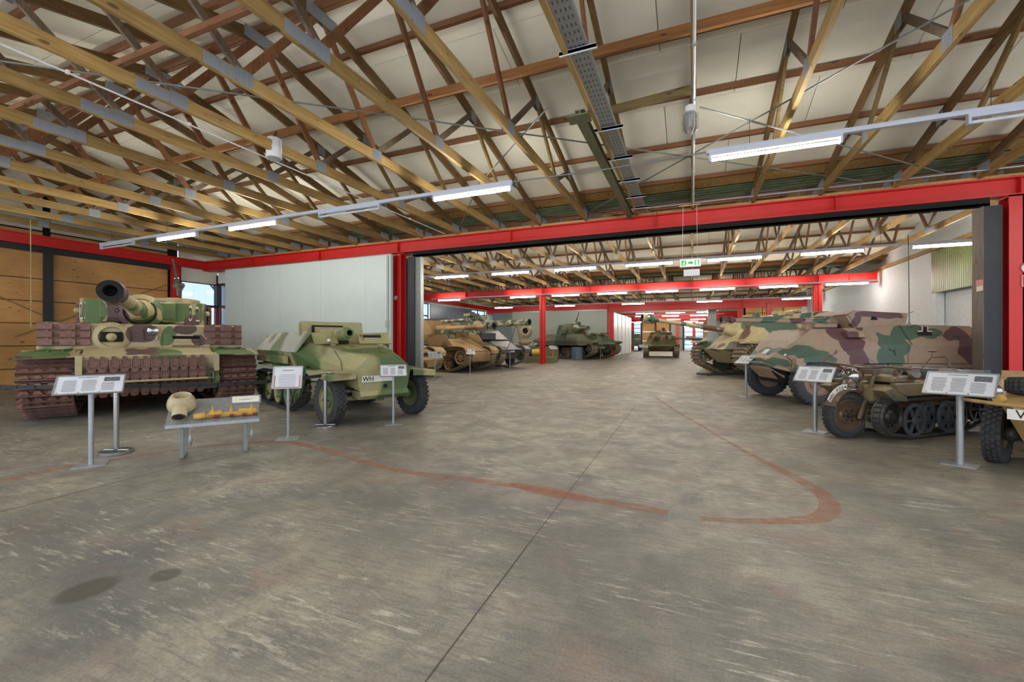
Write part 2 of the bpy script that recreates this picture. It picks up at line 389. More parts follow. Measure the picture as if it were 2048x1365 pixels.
for bay in (2,3,4):
    y1=YF[bay] if bay<5 else 80; yc=y1-SP/2
    mb=MB()
    for side in (1,-1):
        a,b=yc,yc+side*(SP/2+.05)
        mb.hexa(slope_box(XL,8.6,min(a,b),max(a,b),bay,.30,.36))
    mb.build('roof_lining',M['ceil'],ceil)
    pb=MB()
    for side in (1,-1):
        for k_ in (.04,.85,2.10,3.36,4.69,5.98):
            y=yc+side*k_; z=roofz(y,bay); pb.box(XL,8.3,y-.035,y+.035,z+.19,z+.28)
    o=pb.build('purlin',M['purlin'],ceil); o['kind']='stuff'
# ---------------------------------------------------------------- timber trusses
def truss_proto(full=True):
    """local: y from 0 (centre) to +-6.82, x thickness; z absolute"""
    root=thing('roof_truss','','truss')
    h=SP/2-.03
    rz=lambda y:4.90+RPITCH*(SP/2-abs(y))
    MB().box(-.03,.03,-h,-1.6,4.82,5.0).build('bottom_chord',M['chord'],root)
    MB().box(-.03,.03,-1.6,h,4.82,5.0).build('bottom_chord',M['chord'],root)
    for s in (1,-1):
        MB().hexa([(-.03,0,rz(0)),(.03,0,rz(0)),(.03,s*h,rz(h)),(-.03,s*h,rz(h)),(-.03,0,rz(0)+.18),(.03,0,rz(0)+.18),(.03,s*h,rz(h)+.18),(-.03,s*h,rz(h)+.18)]).build('top_chord',M['top'],root)
    bn=[1.29,3.85]; tn=[0,2.57,4.85]
    webs=[(1.29,0.06,'g'),(1.29,2.50,'y'),(3.85,2.63,'w'),(3.85,4.8,'y')]
    for s in (1,-1):
        for (b,t_,k) in webs:
            MB().bar((0,s*b,4.97),(0,s*t_,rz(t_)+.06),.095 if k in 'wy' else .11,.045,(1,0,0)).build('web_member',M[{'g':'web','y':'web2','w':'web3'}[k]],root)
        pl=MB()
    def plate(y,z,l,hh):
        for x in (-.034,.031): 
            MBx.box(x,x+.003,y-l/2,y+l/2,z-hh/2,z+hh/2)
    for (y,z,l,hh) in [(-1.6,4.91,.42,.15)]+[(s*b,4.93,.24,.20) for s in (1,-1) for b in bn]+[(s*t_,rz(t_)+.05,.22,.2) for s in (1,-1) for t_ in tn[1:]]+[(0,rz(0)+.05,.62,.2)]+[(s*6.55,5.0,.4,.16) for s in (1,-1)]:
        MBx=MB(); plate(y,z,l,hh)
        n=int(l/.035)
        for i in range(n):       # punched ridges
            yy=y-l/2+(i+.5)*l/n
            for x in (-.0375,.034): MBx.box(x,x+.0035,yy-.008,yy+.008,z-hh/2+.012,z+hh/2-.012)
        MBx.build('nail_plate',M['nail'],root)
    return root
proto=truss_proto(); first=True
TX=[i*1.36 for i in range(-14,9)]
nxt=lambda k,w:'%s'%w
def ordinal(n): return {1:'first',2:'second',3:'third'}.get(n) or ['','','','','fourth','fifth','sixth','seventh','eighth','ninth','tenth','eleventh','twelfth','thirteenth','fourteenth','fifteenth'][n]
for bay,where in ((0,'near'),(1,'middle'),(2,'far'),(3,'farthest')):
    for i in range(-13,8 if bay==0 else 6):
        t_=proto if first else copy_tree(proto); first=False
        t_.location=(i*1.36+R.uniform(-.015,.015),YF[bay]-SP/2,0)
        if i==0: lb='timber roof truss in the %s hall carrying the conduit to the exit sign'%where if bay==0 else 'timber roof truss in line with the exit sign in the %s hall'%where
        else: lb='timber truss of %s hall roof, %s to the %s of the exit sign'%(where,ordinal(abs(i)),'left' if i<0 else 'right')
        tag(t_,lb,'truss','timber trusses of the %s hall roof'%where)
# ---------------------------------------------------------------- steel frame
def ibeam_x(mb,x0,x1,y,z0,z1,w=.26,stiff=()):
    mb.box(x0,x1,y-w/2,y+w/2,z1-.03,z1).box(x0,x1,y-w/2,y+w/2,z0,z0+.03).box(x0,x1,y-.02,y+.02,z0,z1)
    for x in stiff: mb.box(x-.008,x+.008,y-w/2+.01,y+w/2-.01,z0+.02,z1-.02)
    return mb
def icol(x,y,z1,name,label,w=.34,dpt=.3,ry=0):
    r=thing(name,label,'column',(x,y,0))
    MB().box(-w/2,w/2,-dpt/2,-dpt/2+.025,0,z1).box(-w/2,w/2,dpt/2-.025,dpt/2,0,z1).box(-.012,.012,-dpt/2,dpt/2,0,z1).box(-w/2,w/2,-dpt/2,dpt/2,z1-.03,z1).build('column_shaft',M['red'],r)
    mb=MB()
    for sx in (-1,1):
        for sy in (-1,1): mb.lathe([(.022,0),(.022,.02),(.012,.03)],(sx*w*.36,sy*dpt*.38,.03),(0,0,1),6)
    mb.box(-w/2-.03,w/2+.03,-dpt/2-.03,dpt/2+.03,0,.03).build('base_plate',M['red'],r)
    return r
def beam(name,label,x0,x1,y,z0,z1,w=.26,st=()):
    r=thing(name,label,'beam',((x0+x1)/2,y,z0)); cx=(x0+x1)/2
    mb=ibeam_x(MB(),x0-cx,x1-cx,0,0,z1-z0,w,[s_-cx for s_ in st]); mb.build('girder',M['red'],r)
    for s_ in st:
        if abs(s_ - round(s_))<2:
            b=MB()
            for dx in (-.09,.09):
                b.lathe([(.02,0),(.02,.018),(.01,.026)],(s_-cx+dx,-w/2+.06,z1-z0),(0,0,1),6)
            b.build('bolt_pair',M['red'],r)
    return r
beam('red_steel_beam','long red steel beam spanning the wide doorway behind the exit sign',-19.1,10.8,12.0,4.40,4.78,.3,[-16.1,-12.6,-9.1,-5.0,-.9,3.0,6.05])
icol(-9.12,12.0,4.4,'red_steel_column','red steel column beside the grey sliding door on the left')
c_r=icol(6.06,12.0,4.4,'red_steel_column','large red steel column with fire signs at right edge',.42,.34)
r=thing('door_track','black sliding door track under the nearest red beam','track',(-1.5,12.0,4.24)); MB().box(-7,7.1,-.10,.06,0,.05).box(-7,7.1,-.10,-.07,0,.16).box(-7,7.1,.03,.06,0,.16).build('channel',M['dark'],r)
MB().box(-7,7.1,-.02,0,.10,.16).build('hanger_rail',M['steel'],r)
def lintel(y,x0,x1,n):
    mb=MB()
    x=x0
    o=MB().box(x0,x1,y-.05,y+.05,4.8,4.86).build('trim_%d'%n,M['chord']); tag(o,kind='structure')
lintel(12.0,-19,9,1)
# posts framing the opening
o=MB().box(-8.66,-8.42,11.88,12.2,0,4.24); r=tag(o.build('door_post',M['black']),'black timber post at left side of the wide doorway','post')
r=thing('sliding_door_edge','narrow grey metal leaf edge beside the black doorway post','door',(-8.31,12.0,0))
MB().box(-.11,.10,-.06,.06,.02,4.22).build('leaf',M['greysteel'],r); MB().box(-.12,-.09,-.075,.075,.02,4.22).box(.09,.115,-.075,.075,.02,4.22).build('edge_strip',M['galv'],r)
tag(MB().box(5.50,5.80,11.92,12.3,0,4.24).build('door_post',M['black']),'black timber post with small red sign at right side of doorway','post')
tag(MB().box(5.495,5.505,11.9,12.28,0,4.24).build('edge_board',M['greywood']),'grey weathered board on the inner face of the right doorway post','board')
# second frame
r=beam('red_steel_beam','second red steel beam lit by the lamp row in middle hall',-19.1,8.1,25.65,4.24,4.70,.3,[-14,-11.2,-8.63,-5.6,-2.9,0,2.6,5.75,7.0])
icol(-8.63,25.65,4.24,'red_steel_column','slender red column standing free in the middle hall beside the plinth box',.30,.3)
icol(5.72,25.65,4.24,'red_steel_column','slender red column behind the camouflaged assault vehicle on the right',.34,.3)
# third frame
beam('red_steel_beam','red steel beam over the third doorway at the rear',-19.1,8.1,39.3,4.05,4.75,.3,[-7,0,3.7])
icol(-6.75,39.2,4.05,'red_steel_column','red column at left of the third doorway beside grey-green wall',.5,.3)
icol(3.55,39.2,4.05,'red_steel_column','red column at right of the third doorway',.4,.3)
icol(5.6,39.15,4.4,'red_steel_column','red column in front of the ochre boards beyond the assault vehicle',.4,.2)
for k,(y,w_) in enumerate(((52.95,'fourth'),(60,'fifth'))):
    beam('red_steel_beam','%s red steel beam far down the halls'%w_,-19,8.2,y,3.9,4.6,.3,[])
# left edge beam of halls (runs in depth)
for (ya,yb,lb) in ((-2,12.0,'red steel edge beam along the ochre left wall'),(12.2,25.5,'red edge beam on left wall of middle hall'),(25.8,39.1,'red edge beam on left wall behind the blue-grey door')):
    r=thing('red_edge_beam',lb,'beam',(-18.98,(ya+yb)/2,4.45)); h=(yb-ya)/2
    MB().box(-.11,.11,-h,h,0,.03).box(-.11,.11,-h,h,.30,.33).box(-.015,.015,-h,h,0,.33).build('girder',M['red'],r)
r=thing('red_steel_column','red steel column standing by the corner windows behind the tank','column',(-19.0,10.75,0)); MB().box(-.1,.1,-.12,-.1,0,4.45).box(-.1,.1,.1,.12,0,4.45).box(-.015,.015,-.12,.12,0,4.45).build('column_shaft',M['red'],r)
# ---------------------------------------------------------------- left wall with ochre boards
wl=thing('wall_left',None,None,kind='structure')
MB().box(-19.36,-19.30,-2,11.0,0,6.8).build('backing',M['dark'],wl)
MB().box(-19.4,-19.2,12.8,27.4,0,4.6).build('wall_sheet',M['doorcream'],wl)
MB().box(-19.4,-19.2,25.6,66.8,4.33,6.9).build('wall_sheet',M['ceil'],wl)
MB().box(-19.4,-19.2,12.0,25.6,4.5,6.9).build('wall_sheet',M['ceil'],wl)
zs=[0.0,.60,1.31,2.02,2.73,3.44,4.30]
for ya,yb in ((-2,-0.3),(-.2,3.38),(3.46,7.04),(7.22,10.62)):
    for z0,z1 in zip(zs[:-1],zs[1:]):
        MB().box(-19.30,-19.24,ya+.01,yb-.01,z0+.012,z1-.012).build('wall_panel',M['ply'],wl)
    MB().box(-19.30,-19.25,ya+.01,yb-.01,4.45,4.95).build('wall_panel',M['ply'],wl)
    MB().box(-19.30,-19.26,ya+.01,yb-.01,5.0,6.7).build('gable_panel',M['ceil'],wl)
for y,w_,n_ in ((3.42,.08,1),(7.13,.2,2),(-.25,.16,3),(10.95,.14,4)):
    MB().box(-19.26,-19.10,y-w_/2,y+w_/2,0,4.46).build('wall_post',M['black'],wl)
MB().box(-19.24,-19.12,-2,10.7,4.28,4.46).build('wall_rail',M['black'],wl)
for i,(ya,za,yb,zb) in enumerate(((3.5,4.2,9.0,1.2),(10.6,3.7,6.4,1.6))):
    tag(MB().tube([(-19.18,ya,za),(-19.18,yb,zb)],.012,6).build('bracing_rod',M['oliv']),['slanting brace rod across the ochre wall left of the tank gun','slanting brace rod rising to the corner behind the tank turret'][i],'rod')
# ---------------------------------------------------------------- windows
def window(n,o,xd,w,h,cols,rows,frame_m,red_rows=(),loc=None,fw=.06):
    """o: lower corner; xd: direction along the wall"""
    r=thing('window_%d'%n,None,None,kind='structure'); o=Vector(o); xd=Vector(xd).normalized(); nd=Vector((-xd.y,xd.x,0))
    mb=MB(); z=Vector((0,0,1))
    xs=[w*i/cols for i in range(cols+1)]; zz=[0]
    for q in rows: zz.append(zz[-1]+q)
    for x in xs: mb.bar(o+xd*x,o+xd*x+z*zz[-1],.07,.07,nd)
    for q in zz: mb.bar(o+z*q,o+xd*w+z*q,.07,.07,nd)
    mb.build('window_frame',frame_m,r)
    for i in range(cols):
        for j in range(len(rows)):
            a=o+xd*(xs[i]+.035)+z*(zz[j]+.035); b=o+xd*(xs[i+1]-.035)+z*(zz[j+1]-.035)
            p=[a,o+xd*(xs[i+1]-.035)+z*(zz[j]+.035),b,o+xd*(xs[i]+.035)+z*(zz[j+1]-.035)]
            if j in red_rows:
                sb=MB()
                for k in range(4): sb.bar(p[k],p[(k+1)%4],.06,.06,nd)
                sb.build('sash',M['red'],r)
            MB().plate(p,.006).build('pane',M['glass'],r)
    return r
blk=M['black']
window(1,(-19.2,11.05,.3),(0,1,0),1.45,3.6,1,[.6,.6,.6,.85,.95],blk,(3,))
window(2,(-19.15,12.55,.3),(1,0,0),2.4,3.6,3,[.6,.6,.6,.85,.95],blk,(3,))
o=tag(MB().box(-19.3,-19.1,12.45,12.65,0,4.3).build('trim_2',blk),kind='structure')
o=tag(MB().box(-19.25,-19.15,11.0,12.5,3.9,6.2).build('trim_3',M['ceil']),kind='structure')
wb=thing('wall_back',None,None,kind='structure')
MB().box(-19.1,-8.7,12.5,12.6,3.95,4.8).build('wall_sheet',M['ceil'],wb); MB().box(-16.7,-8.7,12.35,12.5,0,4.3).build('wall_sheet',M['doorblue'],wb)
MB().box(6.3,11.5,12.1,12.3,0,4.4).build('wall_sheet',M['plaster'],wb)
# big grey sliding door
r=thing('sliding_door','large grey-green sliding door hanging behind the half-track','door',(-13.1,11.55,0))
MB().box(-4.03,4.03,-.06,.06,.04,4.28).build('door_leaf',M['doorgrey'],r)
MB().box(-4.05,4.05,-.07,.07,4.27,4.3).build('top_edge',M['galv'],r)
MB().box(3.9,3.96,-.10,-.06,.3,4.25).build('edge_channel',M['doorcream'],r); MB().box(3.86,3.98,-.12,-.06,1.9,2.12).build('handle_box',M['doorcream'],r)
for x in (-3,-1,1,3): MB().box(x-.003,x+.003,-.062,-.058,.04,4.28).build('sheet_seam',M['doorcream'],r)
# middle-hall left wall: windows and blue-grey door
window(3,(-19.2,26.9,.6),(0,1,0),2.0,3.75,2,[.93,.93,.93,.93],blk,(2,))
window(4,(-19.2,35.9,.6),(0,1,0),3.0,3.75,2,[.93,.93,.93,.93],blk,(2,))
r=thing('sliding_door','blue-grey sliding door on left wall of the middle hall, reflecting a lamp','door',(-19.0,32.2,0)); MB().box(-.06,.06,-3.3,3.4,.05,4.3).build('door_leaf',M['doorblue'],r); MB().box(.05,.12,3.2,3.4,.05,4.3).build('edge_channel',M['galv'],r)
# third wall
w3=thing('wall_rear',None,None,kind='structure')
MB().box(-19.3,-7.0,39.4,39.6,0,4.6).build('wall_sheet',M['doorcream'],w3)
MB().box(3.8,8.1,39.4,39.6,0,4.6).build('backing',M['dark'],w3)
for x0,x1 in ((3.95,5.1),(5.15,6.5),(6.55,7.7)):
    for z0 in (0.05,.95,1.85,2.75,3.65): MB().box(x0,x1,39.34,39.4,z0,z0+.86).build('wall_panel',M['ply'],w3)
MB().box(7.72,8.1,39.3,39.4,0,4.5).build('wall_pier',M['plaster'],w3)
r=thing('sliding_door','tall pale grey-green sliding door on the rear wall behind the heavy tank','door',(-11.0,39.1,0)); MB().box(-5.2,3.95,-.06,.06,.05,4.15).build('door_leaf',M['doorcream'],r); MB().box(-5.2,3.95,-.1,.06,4.15,4.22).build('top_edge',M['galv'],r)
r=thing('sliding_door','narrow grey sliding door leaf left of the detached gun mount','door',(-17.2,39.0,0)); MB().box(-1.1,1.0,-.06,.06,.05,4.15).build('door_leaf',M['greysteel'],r); MB().box(.95,1.02,-.09,.09,.05,4.15).build('edge_channel',M['galv'],r)
# folded white partition beyond the third doorway
for k in range(5):
    y=39.9+k*2.2
    tag(MB().box(-6.75+k*.04,-6.6+k*.04,y,y+2.15,.03,4.0).build('partition_leaf',M['white']),'white folding partition leaf, %s behind left side of third doorway'%ordinal(k+1),'partition','white partition leaves')
# far end wall
we=thing('wall_end',None,None,kind='structure')
MB().box(-20,9,66.9,67.1,4.0,8).build('wall_sheet',M['doorcream'],we)
def farx(px,Y=66.6):
    r=(px-1024)/866; d=Y/(r*math.sin(YAW)+math.cos(YAW)); return d*(r*math.cos(YAW)-math.sin(YAW))
for a,b in ((1284,1310),(1312,1339),(1407,1426)):
    for z0 in (0.02,1.35,2.7): MB().box(farx(a),farx(b),66.7,66.8,z0,z0+1.3).build('wall_panel',M['ply'],we)
MB().box(farx(1341),farx(1366),66.75,66.85,0,4.05).build('wall_sheet',M['doorcream'],we); MB().box(farx(1426),9,66.75,66.85,0,4.05).build('wall_sheet',M['doorcream'],we); MB().box(-20,farx(1247),66.75,66.85,0,4.05).build('wall_sheet',M['doorcream'],we)
for px in (1311,1340,1283,1367): MB().box(farx(px)-.13,farx(px)+.13,66.5,66.7,0,4.1).build('wall_post',blk,we)
for n,(a,b) in enumerate(((1249,1282),(1368,1407))):
    window(5+n,(farx(a),66.7,0.2),(1,0,0),farx(b)-farx(a),3.6,2,[.6]*6,blk,())
for px,lb in ((1266,'red column among the left windows of the far end wall'),(1355,'red column in the grey middle of the far end wall'),(1388,'red column among the right windows of the far end wall')):
    r=thing('red_steel_column',lb,'column',(farx(px),66.3,0)); MB().box(-.2,.2,-.1,.1,0,4.2).build('column_shaft',M['red'],r)
# pillar with markings beyond the third doorway
r=thing('white_pillar','white square pillar beyond the third doorway above the tank guns','pillar',(1.65,43.5,0)); MB().box(-.35,.35,-.35,.35,0,4.5).build('pillar_shaft',M['plaster'],r)
# bare winter trees seen through the corner windows
def bare_tree(x,y,seed,label):
    rr=random.Random(seed); mb=MB(); r=thing('bare_tree',label,'tree',(x,y,0),0,'bare trees outside the windows')
    def grow(p,d,L,w,k):
        q=p+d*L; mb.cyl(p,q,w,w*.7,n=4,caps=False)
        if k==0: return
        for i in range(3 if k>1 else 4):
            dd=(d+Vector((rr.uniform(-.7,.7),rr.uniform(-.7,.7),rr.uniform(-.2,.6)))).normalized(); grow(q,dd,L*rr.uniform(.6,.85),w*.62,k-1)
    MB().cyl((0,0,0),(0,0,2.0),.16,.13,n=8).build('trunk',M['trackd'],r)
    grow(Vector((0,0,1.9)),Vector((0,0,1)),1.5,.11,5)
    o=mb.build('branches',M['trackd'],r); o['kind']='stuff'
for i,(x,y) in enumerate(((-26,12.5),(-24.5,16.5),(-29,15.0),(-25,33),(-26,38))): bare_tree(x,y,i+3,'leafless tree outside the windows, %s'%('nearest the hall corner','just beyond the corner window','behind the other corner trees','beyond the first window of middle hall','beyond the second window of middle hall')[i])
# ---------------------------------------------------------------- right wall of the middle hall
wr=thing('wall_right',None,None,kind='structure')
MB().box(8.1,8.3,39.4,67,0,7.0).build('wall_sheet',M['plaster'],wr); MB().box(-19.4,-19.2,39.5,67,0,4.4).build('wall_sheet',M['doorcream'],wl); MB().box(8.1,8.3,20.3,39.4,0,4.72).build('brick_wall',M['plaster'],wr)
MB().box(8.35,8.5,12.2,20.5,0,4.72).build('brick_wall',M['plaster'],wr)
MB().box(8.15,8.32,20.25,20.36,0,4.72).build('wall_corner',M['plaster'],wr)
MB().box(8.0,8.16,12.2,39.4,4.72,4.86).build('wall_plate',M['chord'],wr)
MB().box(8.2,8.4,12.2,39.4,4.86,6.9).build('gable_wall',M['plaster'],wr)
cl=thing('green_cladding_bay','green ribbed board bay projecting high on the white right wall','cladding',(8.1,18.9,3.2))
MB().box(.02,.3,-2.7,1.7,0,.03).build('soffit',M['greysteel'],cl)
for i in range(36):
    y=-2.7+i*.122; MB().box(-.02,.03,y,y+.108,0.0,1.5).build('board',M['greenw'],cl)
cl=thing('green_cladding_strip','narrow green ribbed strip low on right wall beside the black post','cladding',(8.1,17.4,1.7))
for i in range(9):
    y=-.8+i*.122; MB().box(.0,.04,y,y+.108,0,1.48).build('board',M['greenw'],cl)
# ================================================================ LAMPS
def lamp_proto(lit):
    r=thing('strip_lamp','','lamp')
    MB().box(-.84,.84,-.032,.032,0.01,.055).box(-.86,-.83,-.035,.035,-.07,.055).box(.83,.86,-.035,.035,-.07,.055).build('housing',M['rail'],r)
    MB().cyl((-.82,0,-.045),(.82,0,-.045),.022,n=8).build('tube',M['tube'] if lit else M['tubeoff'],r)
    return r
Lon,Loff=lamp_proto(True),lamp_proto(False); used={True:False,False:False}
def lamp(x,y,z,lit,label,group):
    p=Lon if lit else Loff
    o=p if not used[lit] else copy_tree(p); used[lit]=True
    o.location=(x,y,z); tag(o,label,'lamp',group); return o
rows=[('nearest row',7.46,4.36,[(-16.0,0),(-13.12,1),(-10.1,1),(-7.03,0),(-3.97,1),(1.10,1),(4.15,0),(7.2,1)]),
      ('row behind the first red beam',16.72,4.32,[(-16.0,1),(-12.8,1),(-9.87,1),(-7.05,1),(-4.28,1),(-1.49,1),(1.31,1),(4.1,1),(6.96,1)]),
      ('row in front of the second red beam',25.25,4.2,[(-15.1,1),(-9.8,1),(-7.05,1),(-4.28,1),(-1.57,1),(1.2,1),(3.98,1),(6.8,1)]),
      ('row before the rear wall',34.6,4.32,[(-15.2,1),(-9.7,1),(-4.25,1),(1.13,1),(6.5,1)]),
      ('row behind the third doorway',44.0,4.1,[(-4.3,1),(-1.5,1),(1.2,1)]),('distant row',49.5,4.1,[(-5.0,1),(-2.2,1),(.6,1)]),
      ('far row',56.5,4.0,[(-5.0,1),(-2.2,1),(.6,1)]),('farthest row',62.5,4.0,[(-7,1),(-3.2,1),(-.2,1)]),
      ('row behind the viewer',-1.4,4.36,[(-13.1,1),(-10.1,1),(-7,1),(-4,1),(-1,1),(2,1),(5,1)])]
for nm,y,z,ls in rows:
    for k,(x,lit) in enumerate(ls):
        lamp(x,y,z,bool(lit),'%s strip lamp, %s from left in the %s'%('lit' if lit else 'unlit',ordinal(k+1),nm),'strip lamps of the '+nm)
def rail(xa,xb,y,z,label):
    r=thing('lamp_rail',label,'rail',((xa+xb)/2,y,z)); h=(xb-xa)/2
    MB().box(-h,h,-.035,.035,.055,.11).box(-h,h,-.045,.045,.105,.115).build('trunking',M['rail'],r)
    mb=MB(); x=-h+.6
    w=[]
    while x<h:
        MB().cyl((x,0,.11),(x,0,4.86-z),.004,n=5).build('hanger',M['steel'],r); x+=2.72
rail(-16.88,-3.1,7.46,4.36,'white lamp rail in the near hall left of the cable ladder')
rail(.2,9.5,7.46,4.36,'white lamp rail in the near hall right of the conduit')
rail(-17,8,16.72,4.32,'white lamp rail behind the first red beam')
rail(-16.5,8,25.25,4.2,'white lamp rail along the second red beam')
rail(-16.5,8,34.6,4.32,'white lamp rail before the rear wall')
for y,z,q in ((44.0,4.1,'behind the third doorway'),(49.5,4.1,'of the distant lamp row'),(56.5,4.0,'of the far lamp row'),(62.5,4.0,'of the farthest lamp row'),(-1.4,4.36,'behind the viewer')): rail(-14 if y<0 else -8,6 if y<0 else 3,y,z,'white lamp rail '+q)
# thin wire between the two rails, grey pipe along the beam
tag(MB().tube([(-3.1,7.46,4.45),(-1.4,7.46,4.42),(.2,7.46,4.45)],.012,6).build('cable',M['greysteel']),'thin cable linking the two near lamp rails','cable')
tag(MB().tube([(-1.1,11.5,4.86),(3,11.5,4.86),(9,11.5,4.86)],.022,8).build('pipe',M['galv']),'grey pipe running above the nearest red beam on the right','pipe')
# conduits along truss bottom chords
r=thing('conduit','grey plastic conduit clipped under a truss on the left','pipe',(-7.1,0,4.79)); MB().tube([(0,-1.5,0),(0,11.6,0)],.013,8).build('tube',M['white'],r)
for y in (0,1.4,2.8,4.2,5.6,7.0,8.4,9.8): MB().box(-.02,.02,y,y+.03,-.016,.03).build('clip',M['white'],r)
r=thing('conduit','white conduit running down the middle truss to the exit sign','pipe',(.02,0,4.79)); MB().tube([(0,3.0,0),(0,11.6,0)],.016,8).build('tube',M['white'],r)
for y in (4,5.2,6.4,7.8,9.2,10.6): MB().box(-.025,.025,y,y+.03,-.02,.03).build('clip',M['galv'],r)
r=thing('conduit','grey conduit under the third truss right of the tank','pipe',(-16.4,0,4.79)); MB().tube([(0,4.5,0),(0,11.6,0)],.02,8).build('tube',M['greysteel'],r)
# jar lamp
r=thing('jar_lamp','clear glass jar lamp hanging under the middle truss','lamp',(-.03,6.5,4.50)); r.scale=(1.25,1.25,1.25)
MB().lathe([(.05,.10),(.055,.13),(.055,.19),(.03,.21)],(0,0,0),(0,0,1),14).build('cap',M['white'],r)
MB().lathe([(.05,-.10),(.07,-.08),(.075,0),(.07,.10),(.05,.13)],(0,0,0),(0,0,1),16).build('glass_jar',M['lens'],r)
MB().cyl((0,0,-.04),(0,0,.1),.025,n=10).build('bulb',M['white'],r); MB().cyl((.0,0,.2),(.0,0,.28),.008,n=6).build('stem',M['steel'],r)
mb=MB()
for k in range(6):
    a=k*PI/3; mb.tube([(.08*math.cos(a),.08*math.sin(a),.12),(.084*math.cos(a),.084*math.sin(a),-.06),(.03*math.cos(a),.03*math.sin(a),-.13)],.003,5)
mb.build('guard',M['galv'],r)
# speaker
r=thing('speaker','white cylindrical loudspeaker hanging under the left trusses','speaker',(-6.86,5.47,4.72))
MB().lathe([(.115,.0),(.13,.01),(.13,.20),(.122,.21),(.122,.34),(.10,.36)],(0,0,0),(0,0,1),20).build('body',M['white'],r)
MB().lathe([(.116,-.006),(.116,.004)],(0,0,0),(0,0,1),20).build('grille',M['greysteel'],r)
MB().tube([(.13,.03,.08),(.15,.03,.10),(.15,.03,.30),(.13,.03,.33)],.008,6).build('bracket',M['white'],r); MB().bar((0,0,.36),(0,.05,.50),.02,.02).build('stem',M['steel'],r)
# cable ladder
r=thing('cable_tray','perforated galvanised cable tray climbing along the roof trusses','cable tray',(-1.22,0,0))
mb=MB(); mb.box(-.11,.11,2.0,11.75,4.86,4.865).box(-.115,-.11,2.0,11.75,4.86,4.92).box(.11,.115,2.0,11.75,4.86,4.92).build('tray',M['galv'],r)
mb=MB(); y=2.2
while y<11.6:
    for x in (-.07,-.02,.03,.075): mb.box(x-.007,x+.007,y,y+.05,4.8585,4.8598)
    y+=.12
o=mb.build('slots',M['trackd'],r); o['kind']='stuff'
for k,y in enumerate((3.4,4.9,6.9,8.1,9.3,10.4,11.3)): MB().box(-.22,.22,y-.02,y+.02,4.815,4.855).box(-.22,.22,y-.02,y-.015,4.80,4.86).build('bracket',M['rail'],r)
r=thing('steel_channel','olive steel channel hanging beside the cable tray','beam',(-1.52,0,0))
MB().box(-.07,.07,6.2,11.9,4.72,4.735).box(-.012,.012,6.2,11.9,4.735,4.84).box(-.07,.07,6.2,11.9,4.84,4.855).build('channel',M['oliv'],r)
MB().box(-.16,.16,6.05,6.3,4.70,4.72).build('end_plate',M['oliv'],r)
# lateral timbers across the rafters
for (x0,x1,y,z,w,h,m,lb) in ((-19,11,6.45,5.72,.06,.14,'stringer','long brown timber stringer fixed under rafters of the near hall'),):
    tag(MB().box(x0,x1,y-w/2,y+w/2,z,z+h).build('roof_stringer',M[m]),lb,'timber')
tag(MB().box(-19,11,3.2,3.26,5.05,5.13).build('roof_stringer',M['purlin']),'long brown timber laid on bottom chords of the near hall','timber')
tag(MB().cyl((-1.45,6.9,5.1),(.02,6.85,5.16),.07,n=12).build('round_pole',M['pole']),'round peeled wooden pole lying across the trusses at the conduit','pole')
# steel bracing rods and straps
rods=[((-2.0,6.15,4.95),(-4.4,8.6,4.95),'short steel strut from the olive channel to the left'),((-4.4,8.6,4.95),(-6.3,11.2,4.9),'thin steel tie sloping down left over the lamp rail'),
 ((-8.2,2.4,5.0),(3.4,11.6,4.95),'long steel strap crossing under the trusses from left to right'),((5.0,3.4,5.05),(-2.6,11.6,4.95),'long steel strap crossing under the right hand trusses'),((.1,6.6,4.75),(4.9,11.7,4.9),'thin steel tie from the jar lamp towards the right column')]
for a,b,lb in rods: tag(MB().tube([a,b],.013,6).build('bracing_rod',M['greysteel']),lb,'rod','steel bracing in the near roof')
# ---------------------------------------------------------------- exit sign
r=thing('exit_sign','green and white exit sign hanging on wires in the wide doorway','exit sign',(-.05,11.4,3.36))
MB().box(-.24,.24,-.04,.04,-.09,.11).build('housing',M['white'],r,bevel=.01); MB().box(-.215,.215,-.047,-.039,-.07,.085).build('face',M['exitw'],r)
g=MB(); Y0=-.052
def gq(pts): g.prism(pts,Y0,Y0+.004,'y')
gq([(-.20,-.055),(-.09,-.055),(-.09,.07),(-.20,.07)]); gq([(.10,-.055),(.20,-.055),(.20,.07),(.10,.07)]); gq([(-.05,-.02),(.02,-.02),(.02,-.05),(.07,.008),(.02,.065),(.02,.035),(-.05,.035)])
g.build('green_symbols',M['exitg'],r)
MB().prism([(-.165,.0),(-.14,.03),(-.12,.03),(-.13,-.01),(-.11,-.045),(-.125,-.048),(-.145,-.01),(-.17,-.04),(-.18,-.035),(-.16,.0)],-.056,-.052,'y').build('running_figure',M['exitw'],r)
MB().lathe([(.011,0),(.011,.003)],(-.127,-.056,.047),(0,1,0),10).build('figure_head',M['exitw'],r); MB().box(.125,.175,-.056,-.052,-.05,.055).build('door_symbol',M['exitw'],r)
for x in (-.18,.16): MB().tube([(x,0,.11),(x*.9,0,1.42)],.004,5).build('wire',M['white'],r)
MB().box(-.26,.22,-.03,.03,1.40,1.43).build('hanger_bar',M['chord'],r)
r=thing('notice_box','plain white box hanging below the exit sign','box',(-.02,11.4,3.05)); MB().box(-.18,.18,-.04,.04,0,.16).build('box_body',M['white'],r,bevel=.006); MB().tube([(0,0,.16),(0,0,.22)],.005,5).build('stem',M['steel'],r); MB().box(-.012,.012,-.01,.01,-.1,0).build('pull_cord',M['pole'],r)
